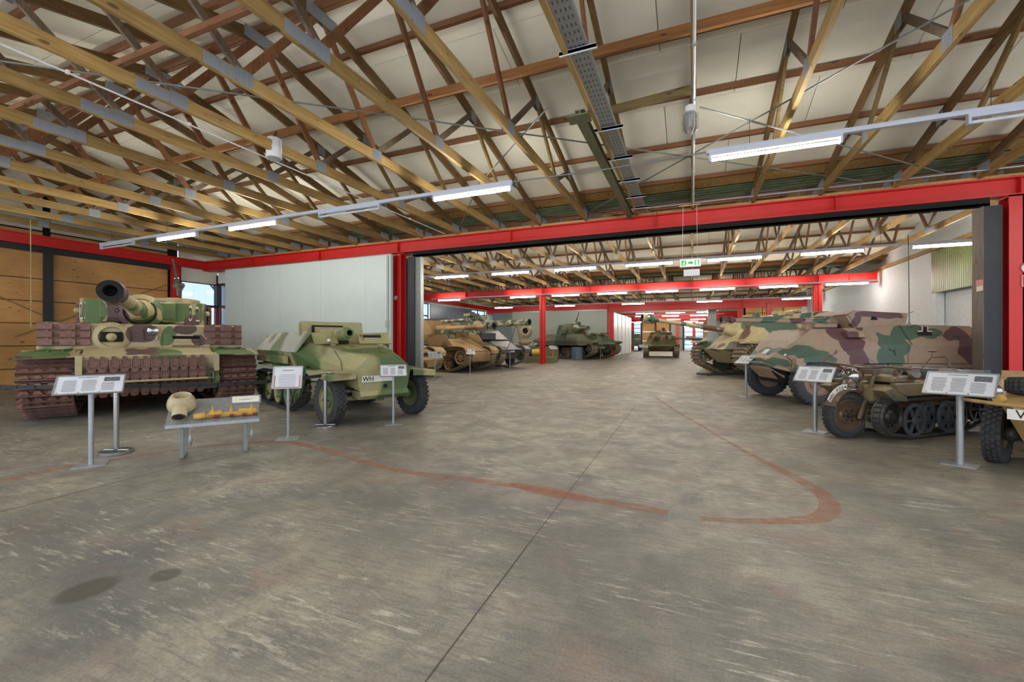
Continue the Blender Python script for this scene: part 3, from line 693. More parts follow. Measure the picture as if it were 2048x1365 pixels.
# ---------------------------------------------------------------- signs on columns
def round_sign(name,label,loc,rad,nrm=(0,-1,0)):
    r=thing(name,label,'sign',loc)
    MB().lathe([(rad,0),(rad,.004)],(0,0,0),nrm,28).build('disc',M['markw'],r)
    mb=MB(); n=28
    for i in range(n):
        a0,a1=2*PI*i/n,2*PI*(i+1)/n; q=[(rad*k*math.cos(a),rad*k*math.sin(a)) for a in (a0,a1) for k in (.84,1.0)]
        mb.prism([q[0],q[1],q[3],q[2]],-.008,-.003,'y')
    mb.bar((-rad*.62,-.006,rad*.62),(rad*.62,-.006,-rad*.62),.006,rad*.16,(0,1,0)); 
    mb.build('red_ring',M['redprint'],r)
    mb=MB().bar((-rad*.5,-.005,-rad*.1),(rad*.45,-.005,rad*.05),.004,rad*.16,(0,1,0)).box(rad*.1,rad*.45,-.006,-.003,-rad*.5,-rad*.25); mb.build('cigarette_symbol',M['markb'],r)
round_sign('no_smoking_sign','small round no smoking sign on the left red column',(-9.15,11.845,2.9),.085)
round_sign('no_smoking_sign','round no smoking sign on the right red column',(6.12,11.825,2.93),.115)
r=thing('fire_sign','red square fire extinguisher sign on the right red column','sign',(6.14,11.825,2.67)); MB().box(-.12,.12,-.004,0,-.12,.12).build('plate',M['redprint'],r)
mb=MB().box(-.11,.11,-.006,-.004,.10,.108).box(-.11,.11,-.006,-.004,-.108,-.10).box(-.11,-.102,-.006,-.004,-.1,.1).box(.102,.11,-.006,-.004,-.1,.1).box(-.02,.03,-.007,-.004,-.07,.03).box(-.005,.015,-.007,-.004,.03,.06).box(-.05,-.02,-.007,-.004,.035,.05).box(-.055,-.045,-.007,-.004,-.04,.05).box(.03,.06,-.007,-.004,.05,.06)
mb.build('extinguisher_symbol',M['markw'],r)
r=thing('fire_sign','small red and white sign on the black post of the doorway','sign',(5.49,12.0,2.62)); MB().box(-.004,0,-.12,.12,-.12,.12).build('plate',M['redprint'],r); MB().box(-.006,-.003,-.11,.10,-.11,-.01).build('white_field',M['markw'],r)
# ================================================================ SIGN STANDS, BARRIERS, TABLE
def sign_stand(loc,rz,w,h,z,label,tilt=50,base=True,lines=2,poster=False,group=None,postw=.022):
    """rz: direction the panel faces, panel centre height z, tilted back by tilt degrees from upright"""
    r=thing('sign_stand',label,'sign',loc,rz,group); a=math.radians(tilt)
    x=Vector((0,1,0)); up=Vector((-math.sin(a),0,math.cos(a))); nn=x.cross(up); c=Vector((.02,0,z))
    Mx=frameM(c,x,up)
    b=MB().cbox((0,0,-.006),(w,h,.012)); fr=MB()
    for s_ in (-1,1): fr.cbox((0,s_*h/2,.004),(w+.012,.014,.012)).cbox((s_*w/2,0,.004),(.014,h+.012,.012))
    link('panel',b.mesh('panel',M['paper']),r,Mx); link('frame',fr.mesh('frame',M['galv']),r,Mx)
    t=MB(); k=.0015
    if poster:
        t.cbox((0,h*.33,k),(w*.4,.012,.001))
        for i in range(9): t.cbox((0,h*.12-i*.024,k),(w*.62*R.uniform(.85,1),.006,.001))
        q=MB().cbox((-w*.43,-h*.18,k),(.012,h*.55,.001)).cbox((w*.43,-h*.18,k),(.012,h*.55,.001)).cbox((0,-h*.46,k),(w*.86,.012,.001)); link('red_border',q.mesh('red_border',M['redprint']),r,Mx)
    else:
        t.cbox((-w*.05,h*.40,k),(w*.3,.010,.001))
        for cx in (-.30,-.02,.26):
            for i in range(11):
                yy=h*.24-i*h*.058
                if cx>.2 and yy>h*.08: continue
                t.cbox((cx*w,yy,k),(w*.22*R.uniform(.8,1),h*.022,.001))
        q=MB().cbox((w*.31,h*.27,k),(w*.24,h*.24,.001)); link('photo_print',q.mesh('photo_print',M['photo']),r,Mx)
        q=MB()
        for sx in (-.45,-.15,.15): q.cbox((sx*w,-h*.43,k),(.008,h*.08,.001))
        link('red_mark',q.mesh('red_mark',M['redprint']),r,Mx)
    o=link('printed_text',t.mesh('printed_text',M['print']),r,Mx)
    MB().cyl((-.01,0,.0),(-.01,0,z-.01),postw,n=14).build('post',M['galv'],r)
    if base: MB().box(-.13,.13,-.15,.15,0,.008).build('base_plate',M['galv'],r)
    return r
sign_stand((-6.66,2.85,0),math.radians(-33),.60,.28,.965,'information panel on a stand in front of the numbered heavy tank',45,postw=.026)
sign_stand((-5.66,4.75,0),math.radians(-52),.40,.34,.93,'poster stand with red border between the tank and half-track',22,poster=True,postw=.02)
sign_stand((-4.93,6.32,0),math.radians(-48),.45,.24,.95,'information panel at the nose of the green half-track',38,postw=.02)
sign_stand((1.28,12.77,0),math.radians(212),.5,.3,.98,'information panel at the nose of the eight-wheeled armoured car',50,postw=.03)
sign_stand((1.84,8.41,0),math.radians(240),.52,.34,.94,'information panel in front of the big wheel of the armoured car',48,postw=.033)
sign_stand((2.96,6.86,0),math.radians(238),.60,.38,.97,'information panel between tracked motorcycle and amphibious car',50,postw=.036)
for k,(x,y,lb,w) in enumerate(((-8.35,13.0,'at the doorway edge before the striped gun carriage',.5),(-9.06,16.92,'before the tan tracked hull',.42),(-8.71,20.63,'before the tank with the large sprocket',.42),(-9.85,25.78,'at the dark plinth left of the red column',.45),(-8.9,28.7,'just right of the free standing red column',.6),(-6.53,33.36,'at the nose of the tank with raised machine gun',.6),(-3.78,37.5,'before the low tank destroyer at the back',.7))):
    sign_stand((x,y,0),math.radians(-40 if x<-6 else -70),w,.32,.97,'information panel %s'%lb,45,group='information panels in the middle hall',postw=.02)
def stanchion(loc,label,rz,head):
    r=thing('barrier_post',label,'barrier post',loc,rz)
    MB().lathe([(.175,0),(.18,.005),(.18,.035),(.175,.04)],(0,0,0),(0,0,1),32).build('base_rim',M['chrome'],r)
    MB().lathe([(.165,.03),(.165,.043),(.02,.046)],(0,0,0),(0,0,1),28).build('base_pad',M['rubber'],r); MB().box(-.16,.16,-.012,.012,.04,.05).build('base_strip',M['white'],r)
    MB().cyl((0,0,.045),(0,0,.84),.03,n=18).build('tube',M['chrome'],r); MB().lathe([(.034,.84),(.036,.845),(.036,.92),(.03,.93)],(0,0,0),(0,0,1),18).build('belt_head',M['chrome'],r)
    if head: MB().box(-.12,.12,-.09,.09,.935,.945).build('top_plate',M['galv'],r)
    return r
stanchion((-7.03,3.27,0),'chrome barrier post beside the information panel of the heavy tank',.4,False)
stanchion((-5.81,5.62,0),'chrome barrier post in front of the half-track with flat top plate',.5,True)
def belt(p0,p1,label):
    mb=MB(); p0=Vector(p0);p1=Vector(p1); n=12
    for i in range(n):
        f=lambda t:p0.lerp(p1,t)-Vector((0,0,.06*math.sin(PI*t)))
        mb.bar(f(i/n),f((i+1)/n+.01),.004,.055)
    tag(mb.build('barrier_belt',M['belt']),label,'belt')
belt((-12.5,2.9,.80),(-7.03,3.27,.89),'black barrier belt in front of the tank running off to the left')
belt((-7.03,3.27,.89),(-5.81,5.62,.89),'black barrier belt between the two chrome posts')
# ---------------------------------------------------------------- display table
tb=thing('display_table','tilted steel display table with cutaway parts before the heavy tank','table',(-5.88,3.82,0),math.radians(-37))
# local x faces viewer side, y along the table
a=math.radians(32); up=Vector((-math.cos(a),0,math.sin(a)))
def onT(x,y,z=0): # x up the slope from front edge, y along, z off the surface
    n_=Vector((math.sin(a),0,math.cos(a))); p=Vector((.27,0,.44))+up*x; return Vector((p.x,y,p.z))+n_*z
LW=.50
MB().hexa([onT(0,-LW,-.01),onT(0,LW,-.01),onT(.5,LW,-.01),onT(.5,-LW,-.01),onT(0,-LW,0),onT(0,LW,0),onT(.5,LW,0),onT(.5,-LW,0)]).build('table_top',M['galv'],tb)
MB().bar(onT(-.005,-LW,-.015),onT(-.005,LW,-.015),.02,.04).build('front_edge',M['galv'],tb)
for y in (-.34,.34):
    MB().box(-.14,-.11,y-.02,y+.02,0,.66).box(.19,.23,y-.02,y+.02,0,.44).box(-.14,.23,y-.02,y+.02,.0,.02).build('leg',M['greysteel'],tb)
    MB().tube([(.05,y+.07,.55),(.05,y+.07,.25)],.004,5).lathe([(.004,0),(.02,.03),(.022,.1),(.006,.15)],(.05,y+.07,.12),(0,0,1),10).build('hanging_tag',M['galv'],tb)
fr=thing('framed_label','framed white caption lying at the upper right of display table','label',(0,0,0)); fr.parent=None
Mt=tb.matrix_basis
bpy.context.view_layer.update(); Mt=tb.matrix_world.copy()
def place_on(name,label,cat,x,y,z=0,extra=0):
    r=thing(name,label,cat); upw=Mt.to_3x3()@up; yw=Mt.to_3x3()@Vector((0,1,0)); r.matrix_basis=frameM(Mt@onT(x,y,z),yw,upw); return r
bpy.data.objects.remove(fr)
r=place_on('framed_label','framed white caption lying at the upper right of display table','label',.41,.34,.012)
MB().cbox((0,0,0),(.36,.17,.014)).build('frame',M['galv'],r); MB().cbox((0,0,.008),(.32,.13,.004)).build('sheet',M['markw'],r); MB().cbox((0,.0,.0105),(.16,.006,.001)).cbox((0,-.02,.0105),(.1,.006,.001)).build('printed_text',M['print'],r)
M['sandm']=flat('sand_primer_casting',(176,164,128),.42,0,.1,8)
r=place_on('gun_mantlet_model','sand coloured hollow casting of a ball mount on the table','exhibit',.24,-.36,.02)
MB().lathe([(.13,0),(.15,.03),(.155,.08),(.14,.14),(.11,.19),(.085,.20),(.075,.17),(.08,.10),(.06,.06),(.0,.055)],(0,.05,0),(0,.15,1),24,False).build('ball_shell',M['sandm'],r)
MB().lathe([(.075,-.02),(.08,.0),(.078,.12),(.05,.13),(.048,.02),(0,.01)][::-1],(0,-.18,.07),(0,1,.2),18,False).build('muzzle_socket',M['sandm'],r)
MB().sphere((0,.06,.10),.07,(1,1,.8),16,8).build('inner_ball',M['sandm'],r)
MB().lathe([(.048,0),(.048,.004)],(0,-.20,.07),(0,1,.2),16).build('socket_bore',M['dark'],r)
r=place_on('cutaway_gun_part','ochre cutaway machine gun with studs lying on the table','exhibit',.10,.16,.02)
MB().cbox((0,0,.02),(.62,.05,.035)).cbox((.2,.02,.03),(.2,.06,.05)).cbox((-.15,.01,.03),(.14,.07,.04)).build('receiver',M['gold'],r)
MB().lathe([(.035,0),(.04,.02),(.04,.09),(.03,.12)],(-.26,-.01,.03),(-1,-.1,0),12).build('end_cap',M['gold'],r)
for x in (-.18,.02,.25): MB().lathe([(.018,0),(.018,.03),(.006,.06),(.004,.11)],(x,.02,.04),(0,.35,1),8).build('stud',M['gold'],r)
for x in (-.14,.03,.17,.29): MB().cbox((x,-.04,.02),(.05,.03,.03)).build('oxide_foot',M['redbrown'],r)
# ================================================================ VEHICLE KIT
def hull_path(circles,step=14):
    pts=[]
    for (x,z,r) in circles:
        for i in range(step*2): a=PI*i/step; pts.append((x+r*math.cos(a),z+r*math.sin(a)))
    pts=sorted(set((round(a,5),round(b,5)) for a,b in pts))
    def half(ps):
        h=[]
        for p in ps:
            while len(h)>1 and (h[-1][0]-h[-2][0])*(p[1]-h[-2][1])-(h[-1][1]-h[-2][1])*(p[0]-h[-2][0])<=0: h.pop()
            h.append(p)
        return h
    lo=half(pts); up=half(pts[::-1]); return lo[:-1]+up[:-1]     # counter-clockwise seen with z up, x right
def resample(path,pitch):
    P=path+[path[0]]; L=[0]
    for a,b in zip(P[:-1],P[1:]): L.append(L[-1]+math.hypot(b[0]-a[0],b[1]-a[1]))
    n=max(8,round(L[-1]/pitch)); out=[]; j=0
    for i in range(n):
        s=L[-1]*i/n
        while L[j+1]<s: j+=1
        t=(s-L[j])/(L[j+1]-L[j]); a,b=P[j],P[j+1]; out.append((a[0]+(b[0]-a[0])*t,a[1]+(b[1]-a[1])*t))
    return out,L[-1]/n
def link_mesh(kind,w,p,mat,th=.03):
    """x along the track, y across, z outwards"""
    mb=MB(); h=w/2
    if kind=='wide':      # broad link with bar, chevrons
        mb.box(-p*.42,p*.26,-h,h,-th-.025,-.025).box(p*.26,p*.5,-h*.9,h*.9,-th-.02,-.03)
        mb.hexa([(-p*.34,-h,-.025),(-p*.04,-h,-.025),(-p*.04,h,-.025),(-p*.34,h,-.025),(-p*.26,-h,.065),(-p*.12,-h,.065),(-p*.12,h,.065),(-p*.26,h,.065)])
        for c in (-.68,-.24,.24,.68):
            mb.hexa([(p*.0,h*c-.075,-.025),(p*.5,h*c-.035,-.03),(p*.5,h*c+.035,-.03),(p*.0,h*c+.075,-.025),(p*.0,h*c-.065,.045),(p*.46,h*c-.03,.03),(p*.46,h*c+.03,.03),(p*.0,h*c+.065,.045)])
        mb.hexa([(-.03,-.02,-th-.07),(.03,-.02,-th-.07),(.03,.02,-th-.07),(-.03,.02,-th-.07),(-.05,-.03,-th),(.05,-.03,-th),(.05,.03,-th),(-.05,.03,-th)])
    elif kind=='med':
        mb.box(-p*.46,p*.36,-h,h,-th,0); mb.box(-p*.2,p*.05,-h,h,0,.03)
        for c in (-.78,-.3,.3,.78): mb.box(p*.05,p*.5,h*c-h*.12,h*c+h*.12,-th,.018)
        mb.box(-.02,.02,-.02,.02,-th-.06,-th)
    else:                 # narrow rubber pad link
        mb.box(-p*.44,p*.44,-h*.55,h*.55,-th,0).box(-p*.3,p*.3,-h,h,-th*.8,-.004).box(-p*.32,p*.32,-h*.42,h*.42,0,.022)
        for s in (-1,1): mb.box(-p*.5,p*.5,s*h*.75-.012,s*h*.75+.012,-th,.004)
    return mb.mesh('track_link',mat)
def add_track(root,circles,yc,w,pitch,mat,kind='med',name='track_link'):
    pts,p=resample(hull_path(circles),pitch); me=link_mesh(kind,w,p,mat); n=len(pts)
    for i,(x,z) in enumerate(pts):
        a=pts[(i+1)%n]; b=pts[i-1]; tx,tz=(a[0]-b[0]),(a[1]-b[1]); l=math.hypot(tx,tz); tx/=l;tz/=l
        # outward normal for ccw path: (tz,-tx)
        m=Matrix(((tx,0,tz,x),(0,1,0,yc),(tz,0,-tx,z),(0,0,0,1)))
        m=Matrix(((tx,0,tz,x),(0,-1,0,yc),(tz,0,-tx,z),(0,0,0,1))) if (Matrix(((tx,0,tz),(0,1,0),(tz,0,-tx))).determinant()<0) else m
        link(name,me,root,m)
def wheel(root,x,y,z,r,w,disc,tyre,out=1,style='dish',name='road_wheel',n=26,holes=6,tyr=.1):
    """axle along y; out=+1 outer face to +y"""
    mb=MB(); h=w/2; rr=r*(1-tyr)
    d=(0,out,0); o=(x,y,z)
    if style=='spoke':
        mb.lathe([(rr*.80,-h*.5),(rr,-h*.5),(rr,h*.5),(rr*.80,h*.5),(rr*.80,-h*.5)],o,d,n,False)
        for k in range(holes):
            a=2*PI*k/holes; mb.bar((x+rr*.15*math.cos(a),y,z+rr*.15*math.sin(a)),(x+rr*.84*math.cos(a),y+out*h*.2,z+rr*.84*math.sin(a)),rr*.12,w*.6,(0,1,0))
    else:
        mb.lathe([(rr,-h),(rr,h),(rr*.90,h),(rr*.84,h*.45),(rr*.45,h*.3),(rr*.32,h*.8),(0,h*.8)],o,d,n,False)
        mb.lathe([(rr,-h),(0,-h*.9)],o,d,n,False)
    mb.lathe([(rr*.26,h*.2),(rr*.24,h*1.1),(rr*.10,h*1.25),(0,h*1.27)],o,d,14,False)
    for k in range(6):
        a=2*PI*k/6+.3; c=(x+rr*.19*math.cos(a),y+out*h*1.0,z+rr*.19*math.sin(a)); mb.lathe([(rr*.03,0),(rr*.03,.02)],c,d,6)
    wh=mb.build(name,disc,root)
    if style=='dish' and holes:
        q=MB()
        for k in range(holes):
            a=2*PI*k/holes; c=(x+rr*.63*math.cos(a),y+out*h*.36,z+rr*.63*math.sin(a)); q.lathe([(rr*.13,0),(rr*.13,h*.10)],c,d,12)
        o_=q.build('lightening_holes',M['dark'],wh); o_['kind']='stuff'
    if tyre:
        t=MB().lathe([(rr,-h*.95),(r*.97,-h),(r,-h*.8),(r,h*.8),(r*.97,h),(rr,h*.95)],o,d,n,False); t.build('tyre',tyre,wh)
    return wh
def tyre_wheel(root,x,y,z,r,w,disc,tyre,out=1,rim=.56,lugs=26,steer=0,tilt=0,name='wheel',n=36):
    """pneumatic tyre with tread blocks"""
    wh=thing(name,None,None); wh.parent=root; wh.location=(x,y,z); wh.rotation_euler=(0,0,steer)
    h=w/2; d=(0,out,0); R_=r*rim; o=(0,0,0)
    MB().lathe([(R_,-h*.72),(R_+.02,-h*.85),(r*.80,-h),(r*.94,-h*.9),(r*.975,-h*.6),(r*.975,h*.6),(r*.94,h*.9),(r*.80,h),(R_+.02,h*.85),(R_,h*.72)],o,d,n,False).build('tyre',tyre,wh)
    tb_=MB()
    for k in range(lugs):
        a=2*PI*k/lugs
        for (ya,yb,da,ra) in ((-.92,-.5,0,.955),(-.44,-.04,.5,.975),(.04,.44,0,.975),(.5,.92,.5,.955)):
            aa=a+da*2*PI/lugs; c,s_=math.cos(aa),math.sin(aa); t=2*PI*r/lugs*.36
            rot=Matrix(((c,0,s_),(0,1,0),(-s_,0,c))).transposed()
            tb_.cbox(rot@Vector((r*ra+.012,out*h*(ya+yb)/2,0)),(r*.05,h*(yb-ya),t*2*.8),rot)
    o_=tb_.build('tread_blocks',tyre,wh); o_['kind']='stuff'
    MB().lathe([(R_*1.02,h*.74),(R_*.94,h*.80),(R_*.90,h*.45),(R_*.55,h*.38),(R_*.48,h*.72),(R_*.18,h*.75),(0,h*.76)],o,d,28,False).lathe([(R_*1.02,-h*.7),(0,-h*.5)],o,d,24,False).build('rim',disc,wh)
    b=MB()
    for k in range(6):
        a=2*PI*k/6; b.lathe([(R_*.055,0),(R_*.05,.03)],(R_*.34*math.cos(a),out*h*.72,R_*.34*math.sin(a)),d,6)
    b.lathe([(R_*.16,0),(R_*.13,.05),(0,.055)],(0,out*h*.7,0),d,12,False)
    o_=b.build('wheel_nuts',M['steel'],wh); o_['kind']='stuff'
    return wh
def barrel(root,p0,d,prof,mat,n=20,bore=.05,name='gun_barrel'):
    p0=Vector(p0); d=Vector(d).normalized()
    b=MB().lathe(prof,p0,d,n,False); o=b.build(name,mat,root)
    L=prof[-1][1]
    MB().lathe([(prof[-1][0],0),(bore,0.002),(bore,-.15),(0,-.15)],p0+d*L,d,n,False).build('bore',M['dark'],o)
    return o
def muzzle_brake(root,p,d,r,L,mat):
    """double baffle brake starting at p"""
    d=Vector(d).normalized(); p=Vector(p); mb=MB(); e=d.orthogonal().normalized()
    mb.lathe([(r*.6,0),(r*.75,L*.05),(r,L*.18),(r,L*.30),(r*.72,L*.36)],p,d,20,False)
    mb.lathe([(r*.55,L*.34),(r*.55,L*.62)],p,d,14,False)
    mb.lathe([(r*.72,L*.60),(r,L*.66),(r,L*.95),(r*.88,L)],p,d,20,False)
    for s in (-1,1): mb.bar(p+d*L*.3+Vector((0,0,s*r*.8)),p+d*L*.68+Vector((0,0,s*r*.8)),r*.9,r*.25)
    o=mb.build('muzzle_brake',mat,root)
    MB().lathe([(r*.88,0),(r*.5,.0),(r*.46,-.01),(r*.46,-L*.4),(0,-L*.4)],p+d*L,d,20,False).build('muzzle_bore',M['dark'],o)
    return o
SAND=(176,160,122);GREEN=(86,110,66);BROWN=(92,70,66)
# ================================================================ HEAVY TANK (left)
M['tig']=camo('three_tone_tank_paint',(176,162,124),[((90,116,66),.60)],.85,.04,1.0,.55,(110,92,70),.2,blobs=[
 ((88,114,66),[(-1.9,2.15,.6,.40,-.93,.26),(-1.8,2.25,.6,.30,.42,.36),(-1.9,1.92,.5,.12,-.1,.45),(-.75,1.58,.3,.2,.28,.16),(-.3,1.2,.6,.14,-1.5,.4),(-.3,1.22,.6,.14,1.45,.42),(.1,.65,.3,.2,1.05,.14),(-2.2,2.2,.4,.3,1.12,.2),(-.2,1.2,.4,.2,.25,.3),(-.9,2.15,.6,.3,-.1,.12)]),
 ((92,70,68),[(-1.9,2.1,.55,.42,-.48,.22),(-1.9,2.0,.5,.2,.85,.3),(-.75,1.62,.3,.26,-.22,.24),(-.3,1.32,.45,.14,-.1,.36),(-.75,1.7,.3,.17,.62,.22),(-.75,1.45,.2,.12,.9,.2),(-3,2.2,.4,.4,1.2,.2),(-.1,1.15,.2,.2,-1.75,.12),(-4,1.6,1.0,.3,-1.7,.4)])])
M['tigb']=camo('brown_gun_tip_paint',(88,76,68),[],1,.02,2.0,.45)
TG=thing('heavy_tank','heavy tank in sand, green and brown camouflage with white outlined turret number','tank',(-10.0,5.25,0),math.radians(-25.5))
m=M['tig']
# lower hull and nose
MB().prism([(0,1.19),(.03,1.0),(-.02,.93),(-.42,.42),(-6.1,.42),(-6.2,1.2),(-.75,1.35)],-1.02,1.02).build('lower_hull',m,TG,bevel=.012)
MB().box(-.72,.0,-1.02,1.02,1.17,1.2).build
for s in (-1,1):   # side plates reaching past the nose, with tow eyes
    b=MB().prism([(.10,1.20),(.12,1.0),(.06,.60),(-.15,.45),(-.5,.42),(-.5,1.24)],s*1.0,s*1.10).lathe([(.13,0),(.13,.10)],(.05,s*1.0,.66),(0,s,0),14)
    b.build('nose_side_plate',m,TG,bevel=.01)
    sh=MB(); sh.tube([(.10,s*1.0,.86),(.17,s*.99,.80),(.19,s*.99,.68),(.12,s*1.0,.58),(.05,s*1.0,.62)],.022,8).cyl((.08,s*.94,.88),(.08,s*1.14,.88),.025,n=10); sh.build('tow_shackle',M['trackd'],TG)
    MB().bar((.14,s*1.05,1.17),(.13,s*1.05,.84),.09,.02,(1,0,0)).build('shackle_strap',m,TG)
MB().prism([(-.75,1.32),(-.75,1.80),(-.80,1.83),(-6.2,1.83),(-6.2,1.18),(-.9,1.18)],-1.66,1.66).build('superstructure',m,TG,bevel=.012)
# glacis seam and roof fittings
g=MB()
for y in (-1.2,-.7,.5,.9,1.3): g.lathe([(.03,0),(.03,.02)],(-.72,y,1.35),(0,0,1),8)
o=g.build('glacis_bolts',m,TG); o['kind']='stuff'
# front plate fittings: ball machine gun, visor, headlamp
b=MB().lathe([(.30,-.02),(.30,.04),(.26,.09),(.20,.11)],(-.75,-.62,1.56),(1,0,0),28,False).lathe([(.20,.11),(.19,.05),(0,.04)],(-.75,-.62,1.56),(1,0,0),28,False); o=b.build('machine_gun_mount',m,TG)
MB().hexa([(-.66,-.80,1.46),(-.66,-.44,1.46),(-.66,-.46,1.66),(-.66,-.78,1.66),(-.62,-.75,1.49),(-.62,-.49,1.49),(-.62,-.51,1.63),(-.62,-.73,1.63)]).build('slot_shadow_plate',M['dark'],o)
MB().sphere((-.62,-.62,1.555),.085).cyl((-.6,-.62,1.56),(-.48,-.62,1.56),.022,n=10).build('ball_mount',m,o)
b=MB().box(-.75,-.66,.36,.84,1.38,1.44).box(-.75,-.68,.36,.84,1.44,1.52).box(-.75,-.65,.36,.84,1.58,1.64).box(-.75,-.69,.20,.36,1.34,1.64).box(-.75,-.69,.84,1.04,1.34,1.62).box(-.75,-.67,.50,.68,1.64,1.67); b.build('driver_visor',m,TG,bevel=.006)
MB().box(-.75,-.72,.37,.83,1.51,1.59).build('visor_slit',M['dark'],TG)
hl=MB().lathe([(.03,-.02),(.08,.0),(.098,.03),(.10,.05)],(-.72,.02,1.695),(1,.1,0),24,False).build('headlamp',m,TG); MB().lathe([(.096,.045),(.06,.052),(0,.055)],(-.72,.02,1.695),(1,.1,0),24,False).build('lens',M['lens'],hl)
MB().box(-.75,-.70,-.03,.11,1.50,1.60).tube([(-.72,.03,1.60),(-.70,.02,1.52),(-.73,-.12,1.50),(-.73,-.14,1.72)],.012,6).tube([(-.74,.12,1.6),(-.73,.14,1.5),(-.74,.2,1.48)],.012,6).build('lamp_bracket',m,TG)
MB().box(-.75,-.72,-.08,-.02,1.48,1.80).build('lamp_conduit',m,TG)
# mudguards
for s in (-1,1):
    b=MB().hexa([(.02,s*1.06,1.17),(.02,s*1.86,1.14),(-.75,s*1.84,1.27),(-.75,s*1.06,1.27),(.02,s*1.06,1.20),(.02,s*1.86,1.17),(-.75,s*1.84,1.30),(-.75,s*1.06,1.30)]) if s>0 else MB().hexa([(.02,-1.06,1.17),(-.75,-1.06,1.27),(-.75,-1.84,1.27),(.02,-1.86,1.14),(.02,-1.06,1.20),(-.75,-1.06,1.30),(-.75,-1.84,1.30),(.02,-1.86,1.17)])
    b.box(-6.2,-.75,s*1.45-.4,s*1.45+.4,1.22,1.25).build('mudguard',m,TG)
    MB().bar((.03,s*1.05,1.18),(.03,s*1.88,1.155),.05,.012,(0,0,1)).build('mudguard_lip',M['redbrown'],TG)
    h=MB()
    for y in (1.15,1.3,1.5,1.68): h.lathe([(.022,0),(.022,.02)],(-.68,s*y,1.29),(0,0,1),6).bar((-.72,s*y,1.30),(-.5,s*y,1.275),.03,.012)
    o=h.build('hinge_bolts',m,TG); o['kind']='stuff'
    MB().box(-6.2,-.76,s*1.72-.02,s*1.72+.06,1.10,1.2).build('side_skirt',m,TG)
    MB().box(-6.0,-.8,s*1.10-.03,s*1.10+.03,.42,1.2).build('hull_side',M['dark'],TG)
# tracks and wheels
circ=[(-.48,.70,.44),(-1.12,.45,.42),(-4.9,.45,.42),(-5.75,.62,.40),(-3,.85,.22)]
for s in (-1,1):
    add_track(TG,circ,s*1.485,.72,.13,M['track'],'wide')
    wheel(TG,-.48,s*1.5,.70,.38,.30,m,None,s,'spoke','drive_sprocket')
    for k in range(8): wheel(TG,-1.12-k*.54,s*(1.3 if k%2 else 1.62),.45,.385,.12,m,M['rubber'],s,'dish','road_wheel',20)
    wheel(TG,-5.75,s*1.5,.62,.33,.3,m,None,s,'spoke','idler_wheel')
# spare links on the nose
def nose_link(up):
    b=MB().box(-.073,.073,0,.03,-.10,.07).box(-.036,.036,.0,.045,.07,.135).box(-.036,-.022,.045,.06,.09,.135).box(.022,.036,.045,.06,.09,.135).box(-.072,-.045,.03,.05,-.06,.07).box(.045,.072,.03,.05,-.06,.07).prism([(-.062,-.10),(-.055,-.145),(-.03,-.17),(.03,-.17),(.055,-.145),(.062,-.10)],0,.075).prism([(-.05,-.10),(-.04,-.135),(.04,-.135),(.05,-.10)],.075,.09)
    return b.mesh('spare_track_link',M['track'])
nl=nose_link(True)
for row,(z,x,tl) in enumerate(((1.05,.04,.0),(.855,.02,-.10),(.57,-.16,-.5))):
    for k in range(12):
        y=-.88+k*.1525
        a=tl; link('spare_track_link',nl,TG,Matrix.Translation((x+.02,y+R.uniform(-.005,.005),z-.0))@Matrix.Rotation(-a,4,'Y')@Matrix.Rotation(-PI/2,4,'Z'))
MB().bar((.15,-1.0,.70),(.15,1.0,.70),.04,.035).build('link_retaining_bar',m,TG)
# spare links stacked on the front plate both sides
sl=MB()
for (y0,y1,z0,z1,d) in ((-.36,-.16,-.062,.055,.07),(-.06,.15,-.062,.055,.07),(.22,.36,-.062,.055,.07),(-.16,-.06,-.0,.035,.03),(.15,.22,-.02,.035,.035),(-.31,-.21,.055,.078,.05),(0,.10,.055,.078,.05),(.26,.33,-.075,-.062,.05),(-.36,.36,-.05,.04,.01)): sl.box(0,d,y0,y1,z0,z1)
sl.cyl((.025,-.37,-.06),(.025,.37,-.06),.016,n=8).cyl((.025,-.37,.07),(.025,.37,.07),.012,n=8)
sl=sl.mesh('spare_track_link',M['track'])
for s in (-1,1):
    for k in range(3): link('spare_track_link',sl,TG,Matrix.Translation((-.74,s*1.29,1.46+k*.152)))
# turret
TY=math.radians(-6.2); TR=Matrix.Translation((-3.05,.02,0))@Matrix.Rotation(TY,4,'Z')
def T(mb):
    mb.v=[tuple(TR@Vector(p)) for p in mb.v]; return mb
out=[(1.12,-.95),(1.12,.80),(.55,1.10),(-.1,1.22),(-.9,1.16),(-1.5,.90),(-1.85,.45),(-1.92,0),(-1.85,-.45),(-1.5,-.90),(-.9,-1.16),(-.1,-1.22),(.72,-1.12)]
tu=T(MB().loft([[(x,y,1.86) for x,y in out],[(x,y,2.38 if x>.9 else 2.44+.02*(x<0)) for x,y in out]])).build('turret',m,TG,bevel=.012)
T(MB().lathe([(1.0,1.82),(1.0,1.87)],(0,0,0),(0,0,1),28)).build('turret_ring',M['dark'],TG)
T(MB().prism([(1.12,1.88),(1.30,1.90),(1.34,2.0),(1.34,2.26),(1.30,2.36),(1.12,2.40)],-.72,.60)).build('mantlet',m,tu,bevel=.02)
T(MB().lathe([(.40,0),(.41,.05),(.36,.12),(.30,.16)],(1.30,-.02,2.13),(1,0,.02),28,False)).build('mantlet_boss',m,tu)
q=MB()
for (y,z) in ((-.42,2.15),): q.lathe([(.075,0),(.075,.05),(.045,.055)],(1.34,y,z),(1,0,0),16,False).lathe([(.03,.0),(.03,.09)],(1.34,y,z),(1,0,0),10)
for (y,z) in ((.55,2.17),(.30,2.33),(.30,1.98),(-.62,2.3)): q.lathe([(.03,0),(.03,.03)],(1.33,y,z),(1,0,0),10)
